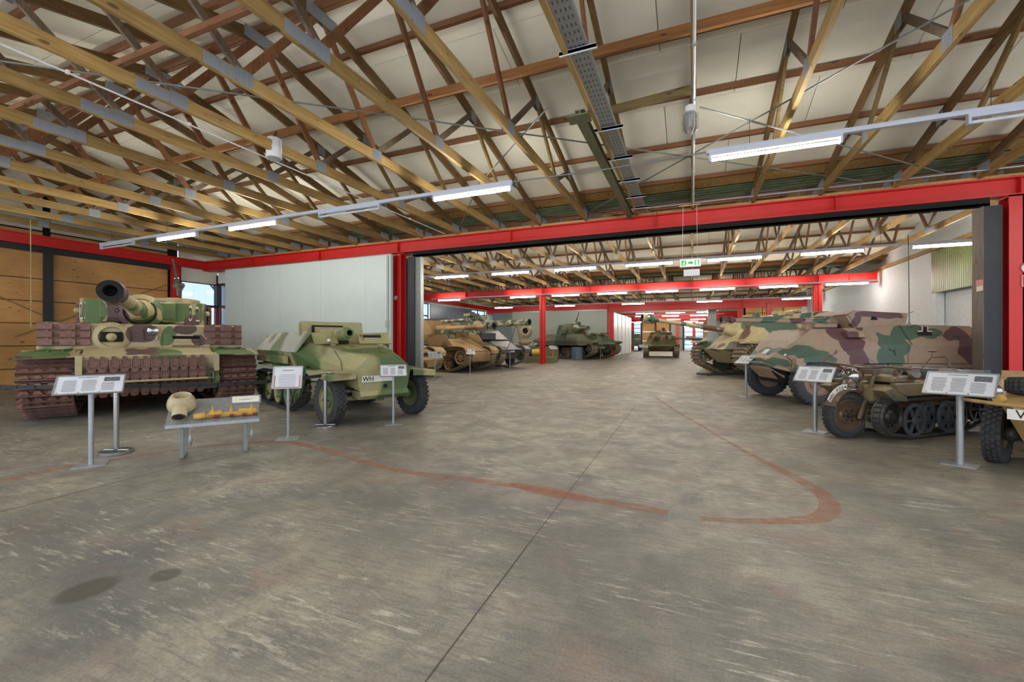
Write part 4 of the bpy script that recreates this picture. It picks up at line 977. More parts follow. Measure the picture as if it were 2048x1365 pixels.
T(q).build('sight_ports',m,tu)
T(MB().prism([(1.13,1.90),(1.20,1.90),(1.20,2.22),(1.13,2.22)],.60,.78)).build('mantlet_end_plate',m,tu)
# gun: tube with stepped rings and big brake
gd=Vector((1,0,.025)); g0=Vector((1.36,-.02,2.14))
gb=T(MB().lathe([(.27,0),(.25,.12),(.21,.22),(.20,.34),(.165,.40),(.165,.62),(.18,.64),(.18,.70),(.15,.72),(.145,1.0),(.155,1.02),(.155,1.07),(.135,1.1),(.13,1.5),(.14,1.52),(.14,1.57),(.125,1.6),(.115,2.6),(.105,3.55)],g0,gd,24,False)).build('gun_barrel',m,tu)
ge=g0+gd.normalized()*3.5; b=MB()
b.lathe([(.105,0),(.12,.03),(.155,.09),(.17,.14),(.17,.20),(.12,.23)],ge,gd,28,False).lathe([(.12,.22),(.12,.34)],ge,gd,20,False).lathe([(.13,.32),(.165,.35),(.175,.40),(.17,.52),(.16,.58),(.145,.60)],ge,gd,28,False)
for s in (-1,1): b.bar(ge+gd*.18+Vector((0,0,s*.14)),ge+gd*.38+Vector((0,0,s*.14)),.16,.07)
mbk=T(b).build('muzzle_brake',M['tigb'],tu)
T(MB().lathe([(.16,.60),(.09,.595),(.085,.58),(.085,.3),(0,.3)],ge,gd,24,False)).build('muzzle_bore',M['dark'],tu)
# cupola, hatches, machine gun, antenna
cu=T(MB().lathe([(.42,2.44),(.42,2.53),(.40,2.58),(.30,2.60),(0,2.61)],(-.35,.62,0),(0,0,1),28,False)).build('cupola',m,tu)
for k in range(7):
    a=2*PI*k/7; T(MB().bar((-.35+.36*math.cos(a),.62+.36*math.sin(a),2.56),(-.35+.45*math.cos(a),.62+.45*math.sin(a),2.53),.16,.06)).build('periscope_hood',m,cu)
T(MB().lathe([(.27,2.45),(.27,2.52),(.22,2.54),(0,2.55)],(-.1,-.55,0),(0,0,1),24,False).box(.45,.75,.1,.4,2.44,2.52)).build('loader_hatch',m,tu)
q=MB().tube([(-.05,.62,2.66),(.05,.60,2.80)],.03,8).bar((-.25,.66,2.90),(.18,.56,2.78),.05,.09).bar((.0,.60,2.85),(-.02,.66,3.0),.08,.14).tube([(-.22,.65,2.92),(-.42,.70,3.02)],.02,6)
mgn=T(MB().cyl((.02,.60,2.66),(.02,.60,2.86),.03,n=10).bar((-.10,.63,2.78),(.08,.58,3.10),.07,.10,(0,1,0)).cyl((.05,.585,3.06),(.25,.53,3.42),.028,n=10).cyl((.25,.53,3.42),(.32,.51,3.54),.018,n=8).bar((-.06,.70,2.85),(.02,.52,2.95),.10,.16).bar((-.10,.63,2.80),(-.20,.66,2.62),.03,.05).lathe([(.05,0),(.05,.09)],(-.02,.70,2.92),(1,0,.2),12)).build('roof_machine_gun',M['trackd'],tu)
for s in (-1,1):    # side links, lifting lugs
    q=MB()
    for k in range(5): q.hexa([(-.85,s*1.19,1.92+k*.10),(-.15,s*1.25,1.92+k*.10),(-.15,s*1.33,1.92+k*.10),(-.85,s*1.27,1.92+k*.10),(-.85,s*1.19,2.00+k*.10),(-.15,s*1.25,2.00+k*.10),(-.15,s*1.33,2.0+k*.10),(-.85,s*1.27,2.00+k*.10)])
    for k in range(5): q.cyl((-.13,s*1.30,1.90+k*.10),(-.13,s*1.30,1.94+k*.10),.03,n=8)
    T(q).build('turret_spare_links',M['track'],tu)
    T(MB().lathe([(.06,0),(.06,.10),(.03,.12)],(.35,s*1.16,2.18),(.1,s,0),12)).build('lifting_stud',m,tu)
    q=MB()
    for k in range(3): q.cyl((.1+k*.09,s*1.17,2.46),(.22+k*.09,s*1.32,2.58),.035,n=10)
o=T(MB().cyl((-1.55,-1.0,1.85),(-1.55,-1.0,2.5),.02,n=8)).build('antenna_base',m,tu)
tag(MB().tube([(-12.18,4.28,1.75),(-12.18,4.28,2.6),(-12.20,4.28,3.9)],.009,6).build('antenna_rod',M['pole']),'tall thin rod aerial rising behind left end of the numbered tank','aerial')
# turret number 321 with white outline on the cheek
ck0=TR@Vector((1.12,.95,2.12)); 
def cheek_text(s,body):
    p=[Vector((.98,s*1.012,2.13)),Vector((.72,s*1.125,2.13))]
    a=TR@Vector((.92,s*1.043,2.10)); dirx=(TR.to_3x3()@Vector((-.40,s*.17,0))).normalized()*s*1
    return a,dirx
for s in (1,-1):
    a0=TR@Vector((1.12,s*(.80 if s>0 else .955),2.13)); a1=TR@Vector((.55 if s>0 else .72,s*(1.105 if s>0 else 1.125),2.13)); a2=TR@Vector((-.1,s*1.225,2.13))
    d1=(a1-a0).normalized(); d2=(a2-a1).normalized(); n1=Vector((-d1.y,d1.x,0))*(-s)
    ppx=d1 if s>0 else -d1
    for body,pos,dd in ((('3','2','1') if s>0 else ('1','2','3'))[0],a0+d1*(.17 if s>0 else .06),d1),((('3','2','1') if s>0 else ('1','2','3'))[1],a0+d1*(.46 if s>0 else .28),d1),((('3','2','1') if s>0 else ('1','2','3'))[2],a1+d2*.10,d2):
        nn=Vector((-dd.y,dd.x,0)).normalized()*(-s); 
        if nn.dot(Vector((0,s,0)))<0: nn=-nn
        xd=Vector((0,0,1)).cross(nn)
        Mx=frameM(pos+nn*.006,xd,(0,0,1))
        text('number_outline',body,.50,M['markw'],tu,Mx@Matrix.Scale(1.10,4,(0,1,0))@Matrix.Scale(.74,4,(1,0,0)),.003)
        text('number_figure',body,.42,M['tigb'],tu,Mx@Matrix.Translation((0,0,.005))@Matrix.Scale(1.02,4,(0,1,0))@Matrix.Scale(.66,4,(1,0,0)),.003)
# ================================================================ HALF-TRACK
M['ht']=camo('green_ochre_half_track_paint',(156,152,108),[((84,104,62),.49),((118,102,66),.58)],.85,.06,5.0,.5,(96,92,66),.25)
M['htg']=camo('glare_paled_glossy_paint',(186,190,176),[((124,138,108),.54)],.9,.06,5.0,.15,(140,140,125),.2)  # paler version of the half-track paint, window glare put into its colour
HT=thing('half_track','green and ochre armoured half-track with short gun and licence plate','half-track',(-5.62,6.62,0),math.radians(-24.5)); m=M['ht']
def sec(x,tw,tz,mw,mz,bw,bz): return [(x,-tw,tz),(x,tw,tz),(x,mw,mz),(x,bw,bz),(x,-bw,bz),(x,-mw,mz)]
MB().loft([sec(.44,.31,1.18,.54,.97,.46,.58),sec(-1.35,.80,1.46,1.0,1.22,.85,.95)]).build('bonnet',m,HT,bevel=.008)
MB().hexa([(.45,-.46,.58),(.45,.46,.58),(.38,.44,.44),(.38,-.44,.44),(.42,-.46,.58),(.42,.46,.58),(.2,.40,.44),(.2,-.40,.44)]).build
MB().prism([(.455,.585),(.50,.50),(.42,.43),(.1,.45),(.1,.58)],-.47,.47).build('chin_plate',m,HT,bevel=.006)
MB().loft([sec(-1.33,.80,1.46,1.0,1.22,.85,.95),sec(-1.34,.80,1.46,1.0,1.22,.86,.93)]).build
cab=MB()
# crew compartment shell
def shell(xa,ta,za,xb,tb_,zb): pass
cab.loft([[(-1.35,-.80,1.45),(-1.35,.80,1.45),(-1.35,1.0,1.24),(-1.35,.86,.92),(-1.35,-.86,.92),(-1.35,-1.0,1.24)],[(-4.35,-.80,1.45),(-4.35,.80,1.45),(-4.45,1.0,1.24),(-4.35,.86,.92),(-4.35,-.86,.92),(-4.45,-1.0,1.24)]])
cab.build('lower_body',m,HT,bevel=.006)
for s in (-1,1):
    p=[(-1.33,s*1.0,1.245),(-4.40,s*1.0,1.25),(-3.85,s*.80,1.655),(-1.0,s*.80,1.655)]
    MB().plate(p if s<0 else p[::-1],.02).build('upper_side_plate',M['htg'],HT)
    f=[(-1.33,s*1.0,1.245),(-1.0,s*.80,1.655),(-.95,s*.68,1.44)]
MB().plate([(-1.02,-.80,1.64),(-1.02,-.34,1.64),(-.86,-.34,1.43),(-.86,-.80,1.42)][::-1],.03).plate([(-1.02,.10,1.64),(-1.02,.80,1.64),(-.86,.82,1.42),(-.86,.10,1.43)][::-1],.03).build('windscreen_armour',m,HT)
MB().box(-1.03,-.93,.16,.60,1.60,1.63).bar((-.90,.20,1.49),(-.90,.58,1.49),.03,.11).build('vision_flap',m,HT)
MB().bar((-.92,.22,1.565),(-.92,.58,1.565),.05,.06).build('vision_slot',M['dark'],HT)
MB().hexa([(-1.46,-.86,1.42),(-1.42,-.86,1.42),(-1.42,.46,1.42),(-1.46,.46,1.42),(-1.56,-.84,1.88),(-1.52,-.84,1.88),(-1.52,.42,1.88),(-1.56,.42,1.88)]).box(-1.62,-1.5,-.86,-.83,1.42,1.86).box(-1.9,-1.5,.40,.43,1.42,1.86).build('gun_shield',m,HT,bevel=.004)
MB().box(-4.3,-1.6,-.8,.8,1.46,1.6).build('interior_floor',M['dark'],HT)
gm=MB().prism([(-1.5,1.48),(-1.05,1.46),(-.98,1.50),(-1.05,1.72),(-1.5,1.78)],-.62,-.08).build('gun_cradle',m,HT,bevel=.01)
MB().lathe([(.10,0),(.11,.1),(.12,.3),(.115,.5),(.085,.53)],(-1.0,-.30,1.62),(1,-.02,.02),22,False).lathe([(.085,.50),(.085,.62),(.055,.625)],(-1.0,-.30,1.62),(1,-.02,.02),20,False).build('gun_barrel',m,gm)
MB().lathe([(.055,.622),(.05,.4),(0,.4)],(-1.0,-.30,1.62),(1,-.02,.02),18,False).build('muzzle_bore',M['dark'],gm)
MB().box(-1.3,-.98,-.62,-.08,1.42,1.48).build('gun_opening',M['dark'],HT); MB().box(-1.46,-1.40,-.66,-.04,1.62,1.80).build('shield_port',M['dark'],HT)
# bonnet details
q=MB()
hz=lambda x,t=0:1.18+(.44-x)*(.28/1.79)
for (x,y) in ((-.05,-.18),(-.05,.22),(-.5,-.30),(-.5,.38),(-.85,-.45),(-.8,.52)): q.cbox((x,y,hz(x)+.01),(.06,.09,.02)).cyl((x-.02,y-.05,hz(x)+.025),(x-.02,y+.05,hz(x)+.025),.012,n=6)
q.lathe([(.07,0),(.07,.015)],(-.25,.22,hz(-.25)),(0,0,1),14); o=q.build('bonnet_hinges',m,HT); o['kind']='stuff'
for s in (-1,1):
    # flat fender over the front wheel
    if True:
        p=[(.48,s*.58,.93),(.50,s*1.04,.90),(-.42,s*1.04,.94),(-1.2,s*.86,.95),(-1.2,s*.6,.97)]
        b=MB().plate(p[::-1] if s<0 else p,.02); b.bar((.50,s*.56,.87),(.50,s*1.05,.85),.02,.10).bar((.5,s*1.045,.86),(-.42,s*1.045,.90),.02,.09)
        b.build('fender',m,HT)
    MB().prism([(-1.2,1.0),(-.95,1.0),(-1.05,.62),(-1.25,.35),(-1.40,.38)],s*.92,s*.98).build('track_guard_front',m,HT,bevel=.005)
    MB().box(-4.3,-1.3,s*.95-.05,s*.95+.05,.90,.95).box(-4.3,-1.9,s*1.0-.03,s*1.0+.02,1.0,1.16).build('stowage_bin',m,HT,bevel=.006)
# width indicator with white ball
MB().tube([(.05,-.62,.93),(.08,-.66,1.12),(-.12,-.80,1.48)],.010,6).build('width_rod',M['trackd'],HT); MB().sphere((-.12,-.80,1.49),.028,n=12,m=8).build('rod_ball',M['markw'],HT)
q=MB().box(.5,.5,0,0,0,0)
# number plate and front details
MB().bar((.465,-.44,.80),(.47,.18,.80),.012,.11,(0,0,1)).build('number_plate',M['markw'],HT)
text('plate_text','WH',.12,M['markb'],HT,frameM((.482,-.33,.80),(0,1,0),(0,0,1)))
q=MB().lathe([(.045,0),(.045,.02)],(.47,.0,.66),(1,0,0),4).build('tow_hole',M['dark'],HT)
MB().box(.36,.42,-.46,-.40,1.05,1.11).build
MB().tube([(-.6,-.80,.45),(.15,-.30,.42),(.15,.30,.42),(-.6,.80,.45)],.02,6).cyl((0,-.75,.42),(0,.75,.42),.045,n=12).prism([(.25,.42),(-.2,.50),(-.2,.44),(.25,.36)],-.08,.08).cyl((-.05,-.6,.55),(-.05,.6,.55),.03,n=10).build('front_axle',m,HT)
MB().box(-1.3,.3,-.35,.35,.42,.62).build('engine_sump',M['dark'],HT)
for s in (-1,1):
    MB().sphere((0,s*.70,.42),.11,n=12,m=8).build('hub_joint',m,HT)
    tyre_wheel(HT,0,s*.82,.43,.43,.20,m,M['rubber'],s,.60,30,steer=math.radians(7))
circ=[(-1.55,.50,.30),(-2.0,.36,.32),(-3.9,.36,.32),(-4.35,.48,.28)]
for s in (-1,1):
    add_track(HT,circ,s*.86,.28,.14,M['trackd'],'pad')
    wheel(HT,-1.55,s*.90,.50,.285,.16,m,M['trackd'],s,'spoke','drive_sprocket',24,8,.05)
    for k in range(6): wheel(HT,-1.98-k*.38,s*(.80 if k%2 else .93),.38,.31,.08,m,M['rubber'],s,'dish','road_wheel',22,6,.12)
    wheel(HT,-4.35,s*.90,.48,.25,.12,m,None,s,'spoke','idler_wheel',20,6,.05)
# small cross on the side
def cross(root,origin,xd,sz,name='cross_marking'):
    Mx=frameM(origin,xd,(0,0,1)); b=MB(); w=MB(); t=sz*.17; L=sz*.5
    b.cbox((0,0,.002),(t*1.7,L*1.9,.002)).cbox((0,0,.002),(L*1.9,t*1.7,.0021))
    e=t*.85
    for sx in (-1,1):
        for sy in (-1,1):
            w.cbox((sx*(e+t*.2),sy*(e+(L-e)/2),.002),(t*.4,L-e,.003)).cbox((sx*(e+(L-e)/2),sy*(e+t*.2),.002),(L-e,t*.4,.003))
    o=link(name,w.mesh(name,M['markw']),root,Mx); link('cross_centre',b.mesh('cross_centre',M['markb']),o)
cross(HT,(-3.3,-.965,1.14),(1,0,0),.2)
# weld seams across the glare-paled upper left plates
for x in (-1.9,-2.8): MB().bar((x,-1.0,1.26),(x+.1,-.81,1.645),.02,.012,(0,-1,.5)).build('plate_joint',m,HT)
# ================================================================ EIGHT-WHEELED ARMOURED CAR (right)
M['arm']=camo('tan_green_maroon_armour_paint',(162,140,120),[],1,.02,0,.55,(96,78,62),.25,blobs=[
 ((80,102,84),[(.95,1.22,.50,.11),(.62,1.08,.34,.10),(1.35,.92,.25,.10),(1.15,2.0,.35,.12),(-.0,2.0,.2,.1),(-1.02,1.39,.36,.30),(-.95,1.08,.30,.24),(-1.62,1.70,.62,.17),(-5.2,1.5,.3,.3)]),
 ((100,68,72),[(2.32,1.99,.28,.2),(.55,2.0,.22,.12),(.0,1.58,.25,.20),(-.14,1.33,.28,.2),(-.24,1.03,.28,.22),(-.98,2.08,.55,.12),(-.50,1.90,.12,.16),(-2.55,1.52,.42,.20),(-2.7,1.70,.2,.12),(-2.9,1.2,.5,.26),(-3.8,1.4,.5,.3)])])
AC=thing('armoured_car','long eight-wheeled armoured car with cannon, cross marking and tan, green, maroon camouflage','armoured car',(2.86,13.0,0),math.radians(202.6)); m=M['arm']
def asec(x,ty,tz,cy,cz,by,bz): return [(x,-ty,tz),(x,ty,tz),(x,cy,cz),(x,by,bz),(x,-by,bz),(x,-cy,cz)]
MB().loft([asec(1.45,.40,1.05,.46,1.02,.42,.84),asec(.97,.72,1.48,1.06,1.10,1.0,.80),asec(.62,.74,1.74,1.10,1.14,1.0,.80),asec(-.77,.76,1.80,1.12,1.38,1.0,.80),asec(-1.5,.78,1.86,1.12,1.37,1.0,.80),asec(-3.05,.78,1.82,1.12,1.34,1.0,.80),asec(-3.42,.9,1.52,1.10,1.31,1.0,.80),asec(-4.25,.9,1.49,1.08,1.28,1.0,.80)]).build('upper_hull',m,AC,bevel=.008)
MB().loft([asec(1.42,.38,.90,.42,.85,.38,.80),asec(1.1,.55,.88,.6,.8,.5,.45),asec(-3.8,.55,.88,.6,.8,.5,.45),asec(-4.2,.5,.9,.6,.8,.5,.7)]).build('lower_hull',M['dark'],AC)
MB().loft([asec(1.45,.38,.9,.42,.85,.38,.8),asec(1.12,.5,.8,.55,.6,.40,.48)]).build('nose_plate',m,AC)
for s in (-1,1):
    b=MB().prism([(1.22,1.06),(1.22,.86),(1.12,.80),(.96,.985),(.36,.985),(.05,.80),(-.12,.80),(-.32,.96),(-.85,.97),(-4.2,.95),(-4.25,1.28),(-.77,1.38),(1.0,1.10)],s*1.08,s*1.12); b.build('side_skirt',m,AC,bevel=.004)
    MB().box(-4.2,-.9,s*.98-.12,s*.98+.12,.86,.95).build('stowage_locker',m,AC,bevel=.004)
# seams, hatch lines and door edges on the near side
for s in (1,-1):
    q=MB()
    for (x0,z0,x1,z1) in ((-1.30,1.37,-1.30,.98),(.05,1.22,-.35,1.12),(-.35,1.12,-.55,.98),(-3.4,1.31,-4.2,1.27)): q.bar((x0,s*1.122,z0),(x1,s*1.122,z1),.010,.006,(0,1,0))
    q.bar((-1.40,s*.80,1.84),(-1.40,s*1.12,1.38),.012,.008,(0,1,0)).bar((-2.0,s*.955,1.60),(-4.1,s*.955,1.56),.012,.01,(0,1,0)); q.build('panel_seam',M['trackd'],AC)
    for (x,z) in ((-.95,1.27),(-3.0,1.17),(-2.4,1.55)): MB().bar((x-.07,s*1.14,z),(x+.07,s*1.14,z+.01),.02,.03).cyl((x,s*1.12,z),(x,s*1.15,z),.015,n=8).bar((x-.03,s*1.14,z),(x-.06,s*1.14,z-.12),.012,.012).build('latch_handle',M['trackd'],AC)
# glacis plate details
MB().bar((1.34,.05,1.155),(1.22,.05,1.265),.18,.012,(0,0,1)).build('unit_plate',M['markw'],AC)
MB().tube([(1.22,.93,.86),(1.22,.97,1.0),(1.36,.96,1.14)],.010,6).build('width_rod',M['trackd'],AC); MB().sphere((1.37,.96,1.15),.026,n=12).build('rod_ball',M['markw'],AC)
MB().tube([(1.45,-.6,.92),(1.55,-.3,.93),(1.55,.35,.93),(1.46,.72,.86),(1.30,.98,.80),(1.0,1.08,.80)],.035,8).build('bumper_tube',m,AC)
# visors and side vent
MB().prism([(.70,1.58),(.62,1.58),(.50,1.74),(.58,1.76)],-.6,-.12).prism([(.70,1.58),(.62,1.58),(.50,1.74),(.58,1.76)],.15,.66).cyl((.6,.30,1.77),(.6,.55,1.77),.03,n=8).build('driver_visor',m,AC)
MB().hexa([(-.02,.90,1.56),(-.42,.90,1.56),(-.42,1.04,1.55),(-.02,1.04,1.55),(-.02,.84,1.68),(-.42,.84,1.68),(-.42,.96,1.69),(-.02,.96,1.69)]).build('side_vision_port',m,AC,bevel=.006)
MB().bar((-.04,1.03,1.545),(-.40,1.03,1.545),.02,.02).build('port_shadow_gap',M['dark'],AC)
MB().tube([(.35,.98,1.60),(.38,1.03,1.56),(.60,1.05,1.56),(.95,1.06,1.55)],.0001,4).build
# gun, recoil housing, shield
d=(1,0,.012); 
gs=MB().loft([[(-.55,-.62,1.78),(-.55,.62,1.78),(-.33,.62,2.08),(-.33,-.62,2.08)],[(-.49,-.62,1.76),(-.49,.62,1.76),(-.27,.62,2.08),(-.27,-.62,2.08)]])
for s in (-1,1): gs.hexa([(-.28 if False else -.60,s*.60,1.72),(-1.55,s*.74,1.80),(-1.55,s*.77,1.80),(-.60,s*.63,1.72),(-.33,s*.60,2.10),(-1.62,s*.74,2.10),(-1.62,s*.77,2.10),(-.33,s*.63,2.10)] if s>0 else [(-.60,-.63,1.72),(-1.55,-.77,1.80),(-1.55,-.74,1.80),(-.60,-.60,1.72),(-.33,-.63,2.10),(-1.62,-.77,2.10),(-1.62,-.74,2.10),(-.33,-.60,2.10)])
gs.hexa([(-.33,-.60,2.10),(-.33,.60,2.10),(-.52,.60,2.19),(-.52,-.60,2.19),(-.37,-.60,2.13),(-.37,.60,2.13),(-.52,.60,2.22),(-.52,-.60,2.22)]).plate([(-.50,-.62,2.18),(-.50,.62,2.18),(-1.62,.76,2.11),(-1.62,-.76,2.11)][::-1],.012)
for s in (-1,1): gs.add([(-.33,s*.615,2.09),(-.52,s*.615,2.20),(-1.60,s*.755,2.11),(-1.6,s*.75,2.05)],[(0,1,2,3)],False)
gs.build('gun_shield',m,AC)
MB().box(-1.5,-.5,-.55,.55,1.8,2.0).build('shield_interior',M['dark'],AC)
MB().box(-.75,-.66,.60,.66,1.95,2.02).prism([(-.82,1.97),(-.96,1.97),(-.92,2.03),(-.84,2.05)],.67,.72).build('sight_opening',M['dark'],AC)
gb=MB().lathe([(.15,-.3),(.14,.05),(.085,.10),(.08,.4),(.058,1.4),(.055,2.38)],(-.25,.10,1.96),d,20,False).build('gun_barrel',m,AC)
muzzle_brake(AC,(2.10,.10,1.99),d,.085,.33,m)
MB().box(-.30,.25,-.12,.34,1.80,1.90).lathe([(.10,0),(.11,.06),(.11,.65),(.08,.72)],(-.35,.10,1.80),(1,0,0),16).box(-.1,.02,-.05,.25,1.88,1.95).build('recoil_cradle',m,AC,bevel=.01)
b=MB().cyl((-1.5,.35,2.02),(-1.85,.35,2.03),.045,n=12).cyl((-1.80,.35,2.03),(-1.86,.35,2.03),.055,n=12).box(-1.75,-1.5,.25,.45,1.88,1.98); b.build('gun_breech_end',M['oliv'],AC)
MB().lathe([(.055,0),(.06,.04),(.03,.07),(.015,.14)],(-1.62,.80,1.80),(0,0,1),12).build('aerial_socket',m,AC)
MB().tube([(-1.62,.80,1.92),(-1.62,.80,2.5),(-1.60,.80,3.95)],.009,6).tube([(-1.62,.80,2.12),(-1.72,.80,2.16)],.005,5).build('aerial',M['steel'],AC)
cross(AC,(-1.84,.955,1.635),(-1,0,0),.34)
for k,x in enumerate((.66,-.66,-2.1,-3.4)):
    for s in (-1,1): tyre_wheel(AC,x,s*.93,.52,.52,.30,M['rimtan'] if 'rimtan' in M else m,M['rubberg'],s,.58,28,steer=math.radians(-4) if k==0 else 0)
MB().cyl((.66,-.9,.5),(.66,.9,.5),.06,n=10).build('axle',M['dark'],AC)
# ================================================================ TRACKED MOTORCYCLE
M['kkp']=camo('worn_brown_olive_paint',(128,112,84),[((96,104,96),.58),((104,70,56),.56)],1.6,.05,9.0,.4,(60,50,40),.4)
M['kkb']=flat('blue_grey_paint',(84,96,104),.5,.1,.15,8); M['kkbrown']=flat('worn_brown_enamel',(100,84,66),.35,.2,.25,9)
KK=thing('tracked_motorcycle','small tracked motorcycle with round headlamp and curved number plate on front mudguard','motorcycle',(3.43,9.23,0),math.radians(221.9)); m=M['kkp']
tyre_wheel(KK,1.69,0,.345,.345,.13,M['kkbrown'],M['rubber'],1,.70,34,steer=math.radians(-14),name='front_wheel')
for s in (-1,1): MB().tube([(1.16,s*.08,1.0),(1.36,s*.11,.66),(1.55,s*.12,.36)],.028,10).lathe([(.04,0),(.04,.25),(.03,.3)],(1.44,s*.115,.56),(.45,0,-.85),10).build('fork_leg',M['kkbrown'],KK)
b=MB()
ring=[]
for i in range(13):
    a=math.radians(150-i*10.5); ring.append([(1.69+r_*math.cos(a),y,.345+r_*math.sin(a)) for r_,y in ((.385,-.085),(.40,0),(.385,.085),(.37,.085),(.385,0),(.37,-.085))])
b.loft(ring); b.tube([(1.95,.09,.52),(2.06,.1,.58)],.01,6).build('front_mudguard',M['kkbrown'],KK)
# curved number plate standing on the mudguard
ring=[]
for i in range(9):
    a=math.radians(100-i*8.5); ring.append([(1.69+r_*math.cos(a),y,.345+r_*math.sin(a)) for r_,y in ((.39,-.006),(.39,.006),(.475,.006),(.475,-.006))])
npo=MB().loft(ring).build('number_plate',M['markw'],KK)
for i,ch in enumerate('WH-93646'):
    a=math.radians(38+i*7.6 if False else 38+i*8.0); rr_=.432; pos=(1.69+rr_*math.cos(a),.0075,.345+rr_*math.sin(a))
    text('plate_character',ch,.078,M['markb'],npo,frameM(pos,(-math.sin(a)*-1*-1,0,math.cos(a)) if True else (1,0,0),(math.cos(a)*1,0,math.sin(a))),.001)
hl=MB().lathe([(.02,-.15),(.08,-.12),(.115,-.04),(.125,.02),(.13,.04)],(1.56,0,.93),(1,0,-.05),22,False).build('headlamp',M['kkbrown'],KK); MB().lathe([(.125,.04),(.09,.07),(0,.085)],(1.56,0,.93),(1,0,-.05),22,False).build('lens',M['lens'],hl)
MB().sphere((1.62,.0,.74),.12,(1.2,.8,.32),16,8).build('signal_horn_cover',M['chrome'],KK)
MB().lathe([(.09,0),(.10,.03),(.04,.07)],(1.60,.0,.80),(1,0,.1),16).box(1.42,1.55,-.09,.09,.70,.80).build('convoy_light',M['kkbrown'],KK)
MB().tube([(1.58,-.42,1.14),(1.35,-.33,1.10),(1.18,-.1,1.06),(1.18,.1,1.06),(1.30,.33,1.10),(1.05,.46,1.07)],.016,8).cyl((1.30,.33,1.10),(1.02,.47,1.07),.022,n=8).cyl((1.60,-.43,1.145),(1.38,-.345,1.11),.022,n=8).box(1.08,1.24,-.10,.10,.96,1.04).build('handlebar',M['kkbrown'],KK)
MB().tube([(1.60,-.40,1.16),(1.52,-.28,1.28)],.006,5).cyl((1.52,-.28,1.27),(1.50,-.27,1.33),.02,n=8).build('lever',M['kkbrown'],KK)
# tub body
MB().loft([[(1.42,-.22,.72),(1.42,.22,.72),(1.42,.20,.50),(1.42,-.20,.50)],[(1.15,-.40,.80),(1.15,.40,.80),(1.15,.32,.45),(1.15,-.32,.45)],[(-1.0,-.42,.86),(-1.0,.42,.86),(-1.0,.32,.45),(-1.0,-.32,.45)]]).build('tub',m,KK,bevel=.02)
for s in (-1,1):
    MB().prism([(1.38,.86),(-.95,.84),(-.95,.66),(1.1,.66),(1.30,.74)],s*.40,s*.47).build('side_panel',M['kkp'],KK,bevel=.012)
    MB().prism([(1.62,.76),(1.40,.80),(1.10,.68),(1.05,.58),(1.35,.60)],s*.30,s*.46).build('foot_guard',m,KK,bevel=.01)
    q=MB().tube([(1.25,s*.40,.90),(1.05,s*.40,1.06),(.80,s*.40,1.07),(.30,s*.42,1.04),(-.1,s*.42,1.04),(-.25,s*.42,1.0)],.014,8); q.build('rail_tube',M['kkbrown'],KK)
    q=MB().plate([(.42,s*.42,.86),(.28,s*.42,1.04),(-.05,s*.42,1.04),(-.30,s*.42,.98),(-.95,s*.42,.98),(-1.05,s*.42,.84)][::(-1 if s<0 else 1)],.02); q.build('rear_side_panel',M['kkp'] if s<0 else M['kkp'],KK)
MB().box(-.98,-.35,-.42,.42,.84,.99).build('rear_box',M['kkb'],KK,bevel=.02)
for y in (-.28,0,.28): MB().box(-1.12,-.90,y-.13,y+.13,.92,1.0).build('rear_seat_pad',M['kkb'],KK,bevel=.02)
MB().hexa([(-.98,-.42,.70),(-1.2,-.46,.66),(-1.2,.46,.66),(-.98,.42,.70),(-1.0,-.42,1.0),(-1.10,-.44,1.0),(-1.10,.44,1.0),(-1.0,.42,1.0)]).build('tail_panel',M['kkb'],KK)
MB().tube([(-.9,-.38,1.0),(-1.02,-.30,1.18),(-1.02,-.1,1.2),(-.95,.0,1.02)],.012,6).cyl((-1.02,-.30,1.18),(-1.04,-.30,1.26),.014,n=8).sphere((-1.04,-.30,1.29),.05,(1.4,1.4,.35)).build('tail_lamp_arm',M['kkbrown'],KK)
MB().box(1.0,.55,-.28,.28,.80,.90) if False else MB().box(.50,1.05,-.26,.26,.84,.93).build('engine_cover',m,KK,bevel=.02)
MB().lathe([(.10,0),(.11,.02),(.09,.05),(0,.06)],(.62,.28,.98),(.2,1,.3),20,False).cyl((.62,.20,.86),(.62,.26,.97),.02,n=8).build('dial',M['kkbrown'],KK)
MB().sphere((.22,0,.98),.17,(1.2,1,.35),16,8).build('saddle',M['rubber'],KK)
q=MB()
for (x,y,z,w) in ((.85,.2,.96,.06),(.8,-.1,.97,.05),(.68,.1,.95,.05),(.4,.25,.93,.05)): q.cyl((x,y,z-.06),(x,y,z+.05),w*.4,n=8).cbox((x,y,z),(w,w*1.4,.03))
o=q.build('controls',M['kkbrown'],KK); o['kind']='stuff'
MB().box(-.50,-.40,.425,.44,.90,.965).build('small_plate',M['markw'],KK)
circ=[(1.33,.36,.26),(.85,.30,.275),(-.40,.30,.27),(-.85,.36,.24)]
for s in (-1,1):
    add_track(KK,circ,s*.36,.17,.075,M['trackd'],'pad')
    wheel(KK,1.33,s*.36,.36,.235,.13,M['steel'],None,s,'dish','drive_sprocket',26,10,.04)
    for k in range(4): wheel(KK,.84-k*.42,s*(.42 if k%2==0 else .33),.285,.262,.05,M['steelb'] if 'steelb' in M else M['steel'],None,s,'spoke' if k in (0,) else 'dish','road_wheel',26,6,.03)
    wheel(KK,-.85,s*.36,.36,.215,.10,M['steel'],None,s,'spoke','idler_wheel',22,6,.05)
q=MB()
for z in (.30,.40,.50,.56): q.cyl((1.55,.22,z),(1.30,.34,z-.02),.028,n=8)
for z in (.33,.44,.54): q.box(1.42,1.5,.16,.36,z-.012,z+.012)
o=q.build('suspension_levers',M['steel'],KK); o['kind']='stuff'
MB().box(-.9,1.45,-.26,.26,.16,.5).build('chassis_tub',M['kkp'],KK)
